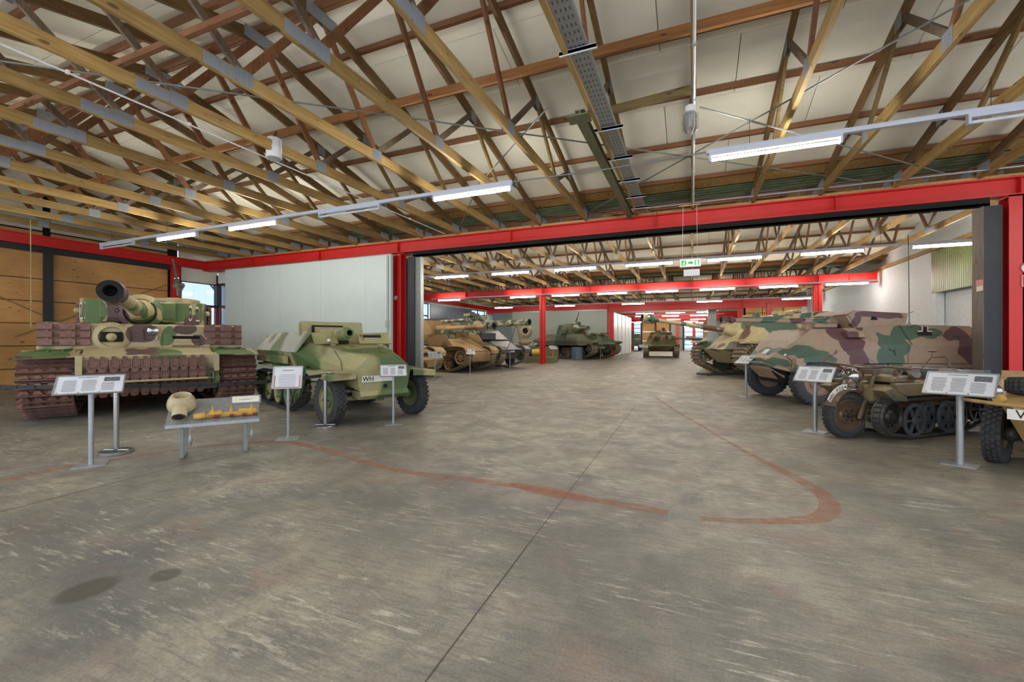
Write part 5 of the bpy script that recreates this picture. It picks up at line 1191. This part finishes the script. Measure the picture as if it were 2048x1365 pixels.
# ================================================================ AMPHIBIOUS CAR at right edge
M['sch']=camo('ochre_sand_car_paint',(166,138,88),[((140,112,70),.55)],1.5,.06,12,.5,(80,64,46),.45)
CR=thing('amphibious_car','ochre amphibious car with spare tyre on its prow at right edge','car',(4.02,6.92,0),math.radians(243)); m=M['sch']
def csec(x,ty,tz,my,mz,by,bz): return [(x,-ty,tz),(x,ty,tz),(x,my,mz),(x,by,bz),(x,-by,bz),(x,-my,mz)]
MB().loft([csec(.86,.46,.80,.50,.76,.30,.52),csec(.60,.56,.84,.60,.79,.40,.32),csec(.0,.56,.92,.62,.84,.42,.26),csec(-.5,.60,1.02,.66,.9,.5,.24),csec(-2.6,.60,1.0,.68,.85,.5,.26),csec(-3.0,.5,.95,.6,.8,.4,.5)]).build('boat_hull',m,CR,bevel=.02)
for s in (-1,1):
    tyre_wheel(CR,0,s*.63,.36,.36,.18,M['sch'],M['rubber'],s,.50,30,steer=math.radians(-8),name='front_wheel'); tyre_wheel(CR,-2.0,s*.66,.36,.36,.18,M['sch'],M['rubber'],s,.50,26,name='rear_wheel')
    MB().cyl((0,s*.3,.34),(0,s*.6,.36),.05,n=10).sphere((0,s*.52,.36),.09,n=12,m=6).bar((-.3,s*.35,.34),(0,s*.52,.34),.05,.08).build('axle_arm',M['trackd'],CR)
    ring=[]
    for i in range(9):
        a=math.radians(150-i*15); ring.append([(r_*math.cos(a),s*y,.36+r_*math.sin(a)) for r_,y in ((.46,.52),(.47,.74),(.46,.76),(.45,.74),(.44,.52))])
    if False: MB().loft(ring).build('fender',m,CR)
    hl=MB().lathe([(.02,-.13),(.07,-.08),(.085,0),(.088,.02)],(.45,s*.66,.90),(1,s*.02,0),20,False).build('headlamp',m,CR); MB().lathe([(.085,.02),(.05,.045),(0,.05)],(.45,s*.66,.90),(1,0,0),20,False).build('lens',M['lens'],hl)
    MB().lathe([(.055,0),(.06,.01),(.055,.025),(0,.03)],(.62,s*.60,.83),(1,0,-.1),18).build('signal_horn',M['gold'],CR)
tr=thing('spare_wheel',None,None); tr.parent=CR; tr.location=(.22,-.22,.96); tr.rotation_euler=(PI/2-.12,0,PI/2)
mb=MB().lathe([(.19,-.07),(.24,-.085),(.30,-.085),(.335,-.06),(.335,.06),(.30,.085),(.24,.085),(.19,.07)],(0,0,0),(0,1,0),34,False); mb.build('tyre',M['rubber'],tr)
q=MB()
for k in range(34):
    a=2*PI*k/34; rot=Matrix.Rotation(-a,3,'Y')
    for yy in (-.045,.0,.045): q.cbox(rot@Vector((.338,yy,0)),(.03,.038,.034),rot)
    for sy in (-1,1): q.cbox(rot@Vector((.312,sy*.078,0)),(.04,.03,.030),rot)
o=q.build('tread_blocks',M['rubber'],tr); o['kind']='stuff'
MB().lathe([(.2,-.05),(.12,-.03),(0,-.02)],(0,0,0),(0,1,0),24,False).lathe([(.2,.05),(.12,.03),(0,.02)],(0,0,0),(0,1,0),24,False).build('rim',m,tr)
MB().tube([(.66,-.88,.80),(.80,-.62,.79),(.90,-.3,.78),(.92,.2,.78),(.86,.6,.78)],.022,8).build('bumper_tube',m,CR)
MB().bar((.90,-.54,.70),(.90,.02,.70),.012,.11,(0,0,1)).build('number_plate',M['markw'],CR); text('plate_text','WH-14',.13,M['markb'],CR,frameM((.908,-.28,.70),(0,1,0),(0,0,1)))
MB().hexa([(-.5,-.62,1.0),(-.5,.62,1.0),(-1.0,.62,1.02),(-1.0,-.62,1.02),(-.52,-.6,1.05),(-.52,.6,1.05),(-1.0,.62,1.08),(-1.0,-.62,1.08)]).build('cowl',m,CR)
pass
tag(MB().cyl((3.55,6.15,.03),(3.75,6.2,.06),.03,n=12).build('floor_tube',M['galv']),'short pale metal tube lying on the floor under the amphibious car','tube')
# ================================================================ TANK DESTROYER (right, sloped)
M['jp']=camo('sand_green_brown_destroyer_paint',(176,164,128),[((76,100,86),.53),((104,76,64),.60)],.75,.02,17.0,.42,(96,84,66),.25)
def casemate(label,X,Y,deg,m,tm,gun=None,name='tank_destroyer',kind='med',full=True):
    r=thing(name,label,'tank destroyer',(X,Y,0),math.radians(deg))
    W=1.62
    # hull: nose wedge, sloping glacis running up to the roof, inclined sides
    MB().prism([(-.08,1.12),(-.85,.52),(-6.0,.52),(-6.1,1.2),(-.5,1.3)],-.98,.98).build('lower_hull',m,r,bevel=.01)
    up=MB(); 
    A=[(-.08,-.98,1.12),(-.08,.98,1.12)]
    up.add([(-.12,-.96,1.12),(-.12,.96,1.12),(-.42,1.60,1.42),(-.42,-1.60,1.42),(-1.55,1.22,2.42),(-1.55,-1.22,2.42),(-4.25,1.20,2.66),(-4.25,-1.20,2.66),(-4.95,1.30,2.0),(-4.95,-1.30,2.0),(-6.1,1.5,1.5),(-6.1,-1.5,1.5),(-6.0,1.6,1.42),(-6.0,-1.6,1.42)],
     [(0,1,2,3),(3,2,4,5),(5,4,6,7),(7,6,8,9),(9,8,10,11),(11,10,12,13),(2,12,10,8,6,4),(3,5,7,9,11,13),(0,3,13),(1,12,2),(0,13,12,1)])
    up.build('superstructure',m,r,bevel=.012)
    for s in (-1,1):
        MB().prism([(-.30,1.46),(-.0,1.42),(.02,1.36),(-.30,1.36),(-6.0,1.26),(-6.0,1.44)],s*1.0,s*1.64).build('track_guard',m,r,bevel=.008)
        MB().box(-6,-1.0,s*1.6-.015,s*1.6+.015,1.05,1.42).build('side_skirt',m,r)
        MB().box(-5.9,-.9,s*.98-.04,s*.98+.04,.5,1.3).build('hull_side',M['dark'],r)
    MB().lathe([(.40,-.30),(.46,-.1),(.46,.08),(.34,.20),(.22,.28)],(-1.05,.1,1.80),(1,0,.10),26,False).build('mantlet_collar',m,r,bevel=0)
    if gun:
        L,rr,dy,dz=gun; d=Vector((1,dy,dz)).normalized()
        MB().lathe([(.26,0),(.24,.2),(.19,.5),(.17,.62),(rr*1.25,.66),(rr*1.15,L*.5),(rr*1.25,L*.5+.02),(rr*1.2,L*.5+.1),(rr,L*.5+.14),(rr*.9,L)],(-.95,.1,1.82),d,22,False).build('gun_barrel',m,r)
        muzzle_brake(r,Vector((-.95,.1,1.82))+d*L,d,rr*2.1,.55,m)
    if full:
        q=MB().lathe([(.26,0),(.26,.07),(.22,.09)],(-2.0,-.5,2.46),(0,0,1),20).build('roof_hatch',m,r)
        MB().lathe([(.30,0),(.30,.08),(.24,.11)],(-2.7,.45,2.54),(0,0,1),22).box(-2.9,-2.5,.2,.3,2.6,2.7).build('commander_hatch',m,r)
        MB().bar((-3.2,.3,2.68),(-4.3,-.1,2.80),.34,.03,(0,0,1)).lathe([(.24,0),(.24,.08)],(-3.5,.2,2.58),(0,0,1),18).build('rear_hatch',m,r)
        for x,y in ((-1.75,.1),(-2.2,.9),(-3.0,-.2),(-3.6,.9)): MB().hexa([(x,y-.1,2.44),(x,y+.1,2.44),(x-.2,y+.1,2.46),(x-.2,y-.1,2.46),(x-.02,y-.09,2.60),(x-.02,y+.09,2.60),(x-.16,y+.09,2.64),(x-.16,y-.09,2.64)]).build('periscope_hood',m,r)
        q=MB()
        for i in range(6): q.box(-1.6-i*.4,-1.8-i*.4,1.165 if False else 1.2,1.21,2.40,2.41)
        MB().bar((-.75,.42,1.55),(-1.0,.42,1.80),.25,.06,(1,0,1)).build('driver_port',m,r)
        MB().sphere((-.85,-.55,1.72),.16,n=14,m=8).cyl((-.8,-.55,1.72),(-.55,-.55,1.74),.025,n=8).build('hull_machine_gun',m,r)
        for s in (-1,1): MB().lathe([(.08,0),(.09,.05),(.03,.1)],(-.4,s*.9,1.36),(1,0,.2),14).build('headlamp',m,r)
        # tow cable along the near side
        cb=MB().tube([(-1.50,1.36,1.78),(-1.45,1.40,1.66),(-1.36,1.44,1.66),(-1.38,1.42,1.76),(-1.52,1.38,1.76),(-1.9,1.40,1.70),(-2.6,1.34,1.84),(-3.4,1.30,1.92),(-4.6,1.32,1.9)],.028,8); cb.build('tow_cable',M['steel'],r)
        q=MB()
        for x in (-1.9,-2.4): q.cyl((x,1.34,1.84),(x,1.42,1.84),.02,n=8)
        for k in range(3): q.tube([(-2.3,1.22,2.06+.0*k),(-2.3+.04*k,1.25,2.0)],.01,5)
        MB().tube([(.0,.95,.95),(.08,.95,.92),(.08,.95,.80),(-.1,.95,.76)],.03,8).tube([(.0,-.95,.95),(.08,-.95,.92),(.08,-.95,.80),(-.1,-.95,.76)],.03,8).build('tow_shackle',M['trackd'],r)
    circ=[(-.42,.86,.44),(-1.25,.46,.42),(-4.9,.46,.40),(-5.6,.70,.36)]
    for s in (-1,1):
        add_track(r,circ,s*1.32,.64,.15,tm,kind)
        wheel(r,-.55,s*1.32,.88,.36,.28,m,None,s,'spoke','drive_sprocket',22,8,.08)
        for k in range(7): wheel(r,-1.35-k*.59,s*(1.15 if k%2 else 1.42),.46,.38,.12,m,M['rubber'],s,'dish','road_wheel',20,6,.1)
        wheel(r,-5.6,s*1.32,.70,.32,.25,m,None,s,'spoke','idler_wheel',20,6,.08)
    return r
JP=casemate('large tank destroyer with long braked gun and sloped hull in sand, green and brown patches',0.86,19.5,214.6,M['jp'],M['trackg'],(3.6,.085,-.08,.135),kind='wide')
for i,(x,y) in enumerate(((.85,20.55),(2.75,17.0))):
    tag(MB().box(-.9,.6,-.35,.35,-.0,.05).build('floor_mat',M['rubber']),'dark rubber mat under the %s track of the patchwork tank destroyer'%('far','near')[i],'mat')
    o=[o for o in COL.objects if o.name.startswith('floor_mat')][-1]; o.location=(x,y,0); o.rotation_euler=(0,0,math.radians(214.6))
M['jp2']=camo('dark_spotted_destroyer_paint',(120,112,84),[((84,88,66),.52)],1.4,.03,22.0,.5)
j2=casemate('spotted tank destroyer hidden behind the patchwork one, only its long gun showing',.75,23.3,204,M['jp2'],M['trackd'],(3.0,.07,-.02,.05),full=False); j2.scale=(.8,.8,.8)
j3=casemate('tank destroyer farthest back on the right, its slim gun pointing left',1.9,29.2,204,M['jp2'],M['trackd'],(3.3,.06,.0,.02),full=False); j3.scale=(.85,.85,.85)
# ================================================================ HEAVY TANK WITH MACHINE GUN (rear left)
M['kt']=camo('faded_green_ochre_tank_paint',(112,112,82),[((68,84,66),.47),((86,74,58),.60)],.75,.05,31.0,.5,(70,62,50),.3)
def turret_tank(label,X,Y,deg,m,tm,yaw=0,name='heavy_tank'):
    r=thing(name,label,'tank',(X,Y,0),math.radians(deg))
    MB().prism([(0,1.15),(-.8,.5),(-6.4,.5),(-6.6,1.3),(-.6,1.3)],-1.05,1.05).build('lower_hull',m,r)
    MB().add([(0,-1.05,1.15),(0,1.05,1.15),(-.45,1.75,1.35),(-.45,-1.75,1.35),(-1.35,1.35,1.95),(-1.35,-1.35,1.95),(-5.2,1.35,1.95),(-5.2,-1.35,1.95),(-6.7,1.6,1.5),(-6.7,-1.6,1.5),(-6.6,1.75,1.32),(-6.6,-1.75,1.32)],
      [(0,1,2,3),(3,2,4,5),(5,4,6,7),(7,6,8,9),(9,8,10,11),(2,10,8,6,4),(3,5,7,9,11),(0,3,11),(1,10,2),(0,11,10,1)]).build('upper_hull',m,r,bevel=.01)
    for s in (-1,1):
        MB().prism([(.1,1.32),(-.3,1.42),(-6.5,1.42),(-6.5,1.05),(-.9,1.05),(-.1,1.2)],s*1.1,s*1.82).build('track_guard',m,r,bevel=.006)
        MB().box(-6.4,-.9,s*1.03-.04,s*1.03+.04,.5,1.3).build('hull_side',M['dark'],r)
    Tm=Matrix.Translation((-3.5,0,0))@Matrix.Rotation(math.radians(yaw),4,'Z')@Matrix.Diagonal((1.15,1.15,1.0,1.0))
    def T2(mb): mb.v=[tuple(Tm@Vector(p)) for p in mb.v]; return mb
    T2(MB().loft([[(1.1,-.6,1.97),(1.1,.6,1.97),(.4,1.0,1.97),(-1.0,1.05,1.97),(-2.0,.75,1.97),(-2.0,-.75,1.97),(-1.0,-1.05,1.97),(.4,-1.0,1.97)],[(.95,-.45,2.62),(.95,.45,2.62),(.3,.75,2.72),(-1.0,.85,2.74),(-1.9,.6,2.62),(-1.9,-.6,2.62),(-1.0,-.85,2.74),(.3,-.75,2.72)]])).build('turret',m,r,bevel=.015)
    T2(MB().loft([[(-2.0,-.6,2.0),(-2.0,.6,2.0),(-1.95,.5,2.6),(-1.95,-.5,2.6)],[(-2.6,-.55,2.1),(-2.6,.55,2.1),(-2.3,.4,2.65),(-2.3,-.4,2.65)]])).build('turret_bin',M['rubberg'],r,bevel=.01)
    T2(MB().lathe([(.42,0),(.40,.12),(.30,.35),(.20,.45),(.13,.9),(.11,1.6),(.10,2.0)],(1.0,0,2.32),(1,0,.02),22,False)).build('gun_barrel',m,r)
    T2(MB().lathe([(.10,0),(.15,.08),(.16,.2),(.11,.24),(.11,.32),(.16,.36),(.16,.48),(.13,.52),(.05,.5),(0,.4)],(2.95,0,2.36),(1,0,.02),20,False)).build('muzzle_brake',m,r)
    T2(MB().lathe([(.34,2.72),(.34,2.92),(.30,3.0),(0,3.02)],(-.6,.35,0),(0,0,1),22,False).box(-.2,.1,-.6,-.3,2.72,2.8).box(.2,.5,-.4,-.1,2.70,2.80)).build('cupola',m,r)
    T2(MB().cyl((-.35,.3,3.0),(-.35,.3,3.15),.03,n=8).bar((-.55,.3,3.05),(-.1,.3,3.3),.07,.12).cyl((-.12,.3,3.28),(.28,.3,3.75),.03,n=8)).build('roof_machine_gun',M['trackd'],r)
    q=T2(MB().box(.2,.9,-1.0,-.8,2.0,2.3).lathe([(.2,0),(.2,.15)],(.6,.0,2.62),(0,0,1),14)); q.build('turret_fittings',m,r)
    MB().box(-1.2,-.9,.5,1.1,1.95,2.05).box(-1.0,-.6,-.9,-.5,1.85,2.0).sphere((-.85,-.5,1.72),.17,n=12,m=8).build('hull_fittings',m,r)
    circ=[(-.50,.80,.42),(-1.30,.48,.42),(-5.3,.48,.42),(-6.1,.66,.38)]
    for s in (-1,1):
        add_track(r,circ,s*1.45,.70,.16,tm,'med'); wheel(r,-.50,s*1.5,.80,.37,.3,m,None,s,'spoke','drive_sprocket',20,8,.08)
        for k in range(7): wheel(r,-1.35-k*.66,s*(1.3 if k%2 else 1.6),.48,.40,.12,m,M['rubber'],s,'dish','road_wheel',18,6,.1)
        wheel(r,-6.1,s*1.5,.66,.34,.25,m,None,s,'spoke','idler_wheel',18,6,.08)
    return r
KT=turret_tank('faded green tank with machine gun raised on its turret before the rear wall',-6.0,33.6,-27,M['kt'],M['trackg'],-33)
tag(MB().cyl((0,0,.05),(0,0,.95),.42,n=20).box(-.5,.5,-.4,.4,0,.06).build('gun_wheel_drum',flat('slate_blue_paint',(86,100,116),.5,0,.1,6)),'slate blue drum standing at the side of the rear heavy tank','drum'); bpy.data.objects['gun_wheel_drum'].name='drum'
bpy.data.objects['drum'].location=(-8.0,31.9,0)
# ================================================================ LOW TANK DESTROYER at the back
M['hz']=camo('olive_brown_ambush_paint',(140,124,86),[((88,92,60),.50),((96,72,52),.56)],1.4,.04,40.0,.6,(70,60,44),.3)
def hetzer(X,Y,deg):
    r=thing('small_tank_destroyer','low olive tank destroyer facing the viewer at far end of middle hall','tank destroyer',(X,Y,0),math.radians(deg)); m=M['hz']
    MB().add([(.05,-1.0,.95),(.05,1.0,.95),(0,-1.3,1.1),(0,1.3,1.1),(-1.2,-.85,2.15),(-1.2,.85,2.15),(-3.5,-.85,2.25),(-3.5,.85,2.25),(-4.6,-1.3,1.1),(-4.6,1.3,1.1),(-.5,-.95,.5),(-.5,.95,.5),(-4.5,-.95,.5),(-4.5,.95,.5)],
      [(0,1,3,2),(2,3,5,4),(4,5,7,6),(6,7,9,8),(3,9,7,5),(2,4,6,8),(0,10,11,1),(10,12,13,11),(8,9,13,12),(1,11,13,9,3),(0,2,8,12,10)]).build('hull',m,r,bevel=.015)
    MB().lathe([(.42,-.2),(.36,.2),(.22,.42),(.15,.5),(.08,.55),(.075,1.3)],(-.62,-.42,1.65),(1,0,.0),20,False).build('gun_mantlet',m,r)
    MB().box(-1.9,-1.5,.1,.5,2.2,2.32).bar((-1.7,.2,2.4),(-1.3,.2,2.5),.1,.12).box(-1.75,-1.65,.05,.35,2.2,2.55).lathe([(.2,0),(.2,.12)],(-2.4,-.2,2.2),(0,0,1),16).build('roof_machine_gun_shield',m,r)
    MB().box(-1.0,-.8,.4,.7,1.75,1.9).build('driver_periscope',m,r)
    for s in (-1,1):
        MB().box(-4.4,.1,s*1.22-.24,s*1.22+.24,1.08,1.12).build('track_guard',m,r); MB().box(-4.2,-.6,s*1.48-.01,s*1.48+.01,.75,1.1).build('side_skirt',m,r)
        circ=[(-.25,.62,.34),(-1.1,.42,.40),(-3.6,.42,.40),(-4.3,.6,.32)]
        add_track(r,circ,s*1.24,.42,.14,M['trackg'],'med')
        for k in range(4): wheel(r,-1.05-k*.85,s*1.28,.44,.40,.12,m,M['rubber'],s,'dish','road_wheel',18,6,.1)
        wheel(r,-.25,s*1.26,.62,.30,.2,m,None,s,'spoke','drive_sprocket',18,8,.08)
    return r
hetzer(-2.45,38.6,-86+0)
# truck far back
r=thing('army_truck','dark green army truck far back between the tank and low destroyer','truck',(farx(1265,59.0),59.0,0),math.radians(-82)); m=flat('dark_green_paint',(78,88,66),.6,0,.15,5)
MB().prism([(0,.9),(0,1.6),(-1.2,1.75),(-1.3,2.3),(-4.5,2.3),(-4.5,.9)],-1.05,1.05).build('truck_body',m,r,bevel=.03)
MB().box(.0,.12,-1.1,1.1,.65,.85).build('bumper',m,r)
for s in (-1,1):
    MB().cyl((-.6,s*.8,.5),(-.6,s*1.1,.5),.5,n=18).build('wheel',M['rubber'],r); MB().cyl((-3.6,s*.8,.5),(-3.6,s*1.1,.5),.5,n=18).build('wheel',M['rubber'],r)
    MB().lathe([(.13,0),(.13,.05)],(.0,s*.7,1.2),(1,0,0),14).build('headlamp',M['lens'],r)
MB().box(-1.6,-1.2,-.25,.25,2.3,2.6).build('roof_hatch',m,r)
# ================================================================ LEFT ROW OF THE MIDDLE HALL
M['v1']=camo('maroon_and_ochre_striped_paint',(186,156,98),[((106,72,60),.49)],1.0,.03,50.0,.5,(80,60,50),.2,stretch=(1.7,.6,.3))
M['v2']=camo('tan_brown_paint',(164,134,94),[((128,100,70),.53)],.9,.06,55.0,.5)
M['v4']=camo('spotted_grey_green_paint',(168,164,136),[((86,96,84),.48),((92,84,70),.62)],2.6,.04,60.0,.5)
M['v4d']=camo('dark_grey_green_paint',(92,98,92),[((70,78,78),.50)],1.6,.04,66.0,.45)
def spg(name,label,X,Y,deg,m,tm,kind='med',trk=1.15,L=5.4,front=None):
    r=thing(name,label,'self-propelled gun',(X,Y,0),math.radians(deg))
    W=trk+.28
    MB().prism([(.0,1.0),(-.5,.5),(-L,.45),(-L-.1,1.1),(-.9,1.25)],-(trk-.3),trk-.3).build('lower_hull',m,r,bevel=.01)
    MB().add([(.02,-(trk-.3),.98),(.02,trk-.3,.98),(-1.5,-trk,1.55),(-1.5,trk,1.55),(-L,-W,1.55),(-L,W,1.55),(-L,-W,1.15),(-L,W,1.15),(-.9,-W,1.15),(-.9,W,1.15)],
      [(0,1,3,2),(2,3,5,4),(4,5,7,6),(1,9,7,5,3),(0,2,4,6,8),(0,8,9,1),(8,6,7,9)]).build('upper_hull',m,r,bevel=.01)
    for s in (-1,1):
        f=MB()
        pr=[(.10,.85),(.12,1.0),(-.05,1.16),(-.35,1.22),(-L,1.22),(-L,1.19),(-.35,1.18),(-.08,1.12),(.06,.98),(.06,.86)]
        f.prism(pr,s*(trk-.26),s*(trk+.26)).build('track_guard',m,r)
        circ=[(-.40,.70,.40),(-1.15,.38,.33),(-L+.7,.38,.33),(-L+.1,.60,.33)]
        add_track(r,circ,s*trk,.42,.13,tm,kind)
        wheel(r,-.40,s*(trk+.04),.70,.35,.22,m,None,s,'dish','drive_sprocket',22,8,.08)
        for k in range(6): wheel(r,-1.15-k*(L-1.85)/5,s*(trk+.05),.38,.30,.16,m,M['rubber'],s,'dish','road_wheel',18,6,.12)
        wheel(r,-L+.1,s*(trk+.04),.60,.30,.2,m,None,s,'spoke','idler_wheel',18,6,.08)
    return r
# striped vehicle right behind the doorway edge
A=spg('assault_gun','maroon and ochre striped tracked gun carriage half hidden behind the doorway edge',-9.65,14.2,-14,M['v1'],M['trackg'],trk=.86,L=4.6)
MB().prism([(-.2,.95),(.25,.75),(.0,.40),(-1.0,.36),(-1.0,.95)],-.62,.62).build('nose_casting',M['v1'],A,bevel=.03)
q=MB()
for i in range(7): q.tube([(-.75+i*.06,-.5,1.20+i*.02),(-.7+i*.06,.5,1.22+i*.02)],.025,6)
q.build('chain_coils',M['trackd'],A)
MB().hexa([(-2.0,-1.2,1.55),(-1.7,-1.2,1.55),(-1.7,1.2,1.55),(-2.0,1.2,1.55),(-2.3,-.9,2.3),(-2.1,-.9,2.3),(-2.1,.9,2.3),(-2.3,.9,2.3)]).build('gun_shield',M['v1'],A)
# tan self-propelled howitzer
B=spg('self_propelled_howitzer','tan self-propelled howitzer with open sides between striped carriage and big gun',-8.99,17.9,-14,M['v2'],M['trackg'],trk=.88,L=5.6)
for s in (-1,1):
    MB().plate([(-.75,s*1.15,1.24),(-3.9,s*1.15,1.24),(-3.9,s*1.15,1.75),(-1.2,s*1.15,1.75)][::s],.03).build('side_armour',M['v2'],B)
    MB().plate([(-2.0,s*1.12,1.7),(-2.6,s*1.12,1.7),(-3.1,s*.95,2.45),(-2.75,s*.95,2.45)][::s],.04).build('gun_shield',M['v2'],B)
MB().box(-2.95,-2.9,-.95,.95,1.7,2.45).build('shield_top',M['v2'],B)
MB().prism([(.04,.95),(.02,.50),(-.3,.42),(-1.0,.42),(-1.0,1.1)],-.62,.62).build('bow_plate',M['v2'],B,bevel=.02)
barrel(B,(-2.6,0,2.02),(1,0,.03),[(.20,-.3),(.20,.5),(.15,.55),(.13,1.2),(.12,2.2),(.11,2.9)],M['v2'],18,.07)
muzzle_brake(B,(.25,0,2.105),(1,0,.03),.19,.5,M['v4'])
MB().cyl((-2.6,0,2.40),(-1.0,0,2.44),.08,n=12).cyl((-2.6,0,1.88),(-1.1,0,1.92),.10,n=12).box(-2.6,-2.0,-.4,.4,1.6,2.0).build('recoil_gear',M['v4'],B)
# long gun on a large-sprocket hull
Cc=spg('gun_carrier','grey-green tracked gun carrier with large front sprocket and long spotted gun',-8.5,20.85,-14,M['v4d'],M['trackg'],trk=1.02,L=6.0)
MB().box(-1.6,-.9,-1.2,-.5,1.5,1.85).build('tool_box',M['rubberg'],Cc,bevel=.02); MB().prism([(-1.2,1.5),(-1.9,2.0),(-4.5,2.0),(-4.6,1.5)],-1.0,1.0).build('casemate',M['v4d'],Cc,bevel=.03)
ho=thing('field_howitzer','long spotted howitzer barrel with bulky cradle pointing right above the gun carrier','howitzer',(-10.35,20.4,1.80),math.radians(-17))
barrel(ho,(-.4,0,.50),(1,0,.012),[(.28,-.8),(.28,-.2),(.24,.0),(.22,.4),(.18,.45),(.17,1.4),(.15,2.4),(.165,2.42),(.165,2.5),(.14,2.52),(.135,3.5),(.16,3.52),(.16,3.7)],M['v4'],22,.09)
MB().lathe([(.20,0),(.2,.9),(.16,1.0)],(-.7,0,.10),(1,0,.03),16).lathe([(.14,0),(.14,1.1)],(-.7,.0,.86),(1,0,.0),14).box(-1.0,.0,-.35,.35,-.1,.3).build('cradle',M['v4'],ho)
MB().box(-1.1,-.6,-.25,.25,.30,.80).bar((-.9,0,.8),(-.5,0,1.15),.3,.12).box(-.9,-.3,-.3,.3,.95,1.1).build('breech_block',M['v4'],ho)
MB().plate([(-.2,-.75,-.55),(-.2,-.15,-.55),(-.35,-.2,.0),(-.35,-.65,.15)],.03).build('small_shield',M['v4'],ho)
MB().lathe([(.12,0),(.14,.05),(.12,.1)],(.4,-.3,.2),(0,-1,0),16).tube([(.7,-.2,.35),(.5,-.35,.15),(.3,-.35,-.05),(.1,-.3,-.1)],.02,6).build('handwheel',M['v4d'],ho)
MB().box(-1.2,.2,-.5,.5,-.16,-.08).build('mount_base',M['v4d'],ho)
for y in (-.3,.3): MB().tube([(2.5,0,.48),(2.35+y,y,-1.0)],.02,6).build('travel_strut',M['trackd'],ho)
dd=thing('dark_turret_shroud','dark grey domed cover behind the guns at the left wall','cover',(-13.4,21.5,0),math.radians(-20))
MB().loft([[(2.4,-1.3,.0),(2.4,1.3,.0),(-2.4,1.3,.0),(-2.4,-1.3,.0)],[(2.6,-1.4,2.0),(2.6,1.4,2.0),(-2.6,1.4,2.0),(-2.6,-1.4,2.0)],[(1.6,-1.0,2.65),(1.6,1.0,2.65),(-1.6,1.0,2.7),(-1.6,-1.0,2.7)]]).build('cover_shell',camo('grey_patched_paint',(92,96,102),[((150,152,140),.62)],.8,.03,70,.4),dd,bevel=.15)
# ball mount shell on a stand
bm=thing('armour_gun_mount','tan armoured gun mount with round bore displayed on a stand before the rear wall','exhibit',(-11.7,30.4,0),math.radians(-55))
MB().lathe([(.65,0),(.66,.08),(.45,.25),(.40,.4),(.26,.45),(.22,.45),(.20,.1),(0,.1)],(0,0,2.15),(1,0,.05),28,False).build('mount_disc',M['sandm'],bm)
MB().lathe([(.21,.0),(.21,.01)],(.36,0,2.17),(1,0,.05),20).build('bore',M['dark'],bm)
MB().sphere((.1,.0,1.35),.42,(1,1.2,.6),18,8).box(-.05,.05,-.35,.35,0,1.3).bar((.15,.35,1.5),(.5,.75,1.2),.2,.03).build('lower_bracket',M['sandm'],bm); MB().plate([(.3,.4,1.2),(.6,.8,1.1),(.5,.9,1.25),(.2,.5,1.35)],.01).build('caption_sheet',M['paper'],bm)
# plinth box with yellow-black pipe at the red column
pb=thing('plinth_box','dark olive plinth box beside the free standing red column','plinth',(-9.55,27.2,0),math.radians(0))
MB().box(-.95,1.3,-.5,.5,0,.36).build('box_side',M['oliv'],pb,bevel=.01)
ba=thing('back_board','olive brown board standing behind the plinth box','board',(-10.2,30.0,0)); MB().box(-1.8,1.3,-.04,.04,.0,1.02).build('board_sheet',flat('olive_brown_sheet',(112,98,60),.6),ba)
yb=thing('marker_pipe','yellow and black banded shell lying on the plinth box','shell',(-9.6,27.1,.58),math.radians(6))
MB().lathe([(.20,0),(.22,.05),(.22,.55)],(-.75,0,0),(1,0,.12),18,True).build('black_band',M['rubber'],yb); MB().lathe([(.22,0),(.23,.7)],(-.2,0,.066),(1,0,.12),18).build('yellow_band',flat('yellow_paint',(206,176,84),.5),yb)
# low white objects on the far right of the patchwork destroyer
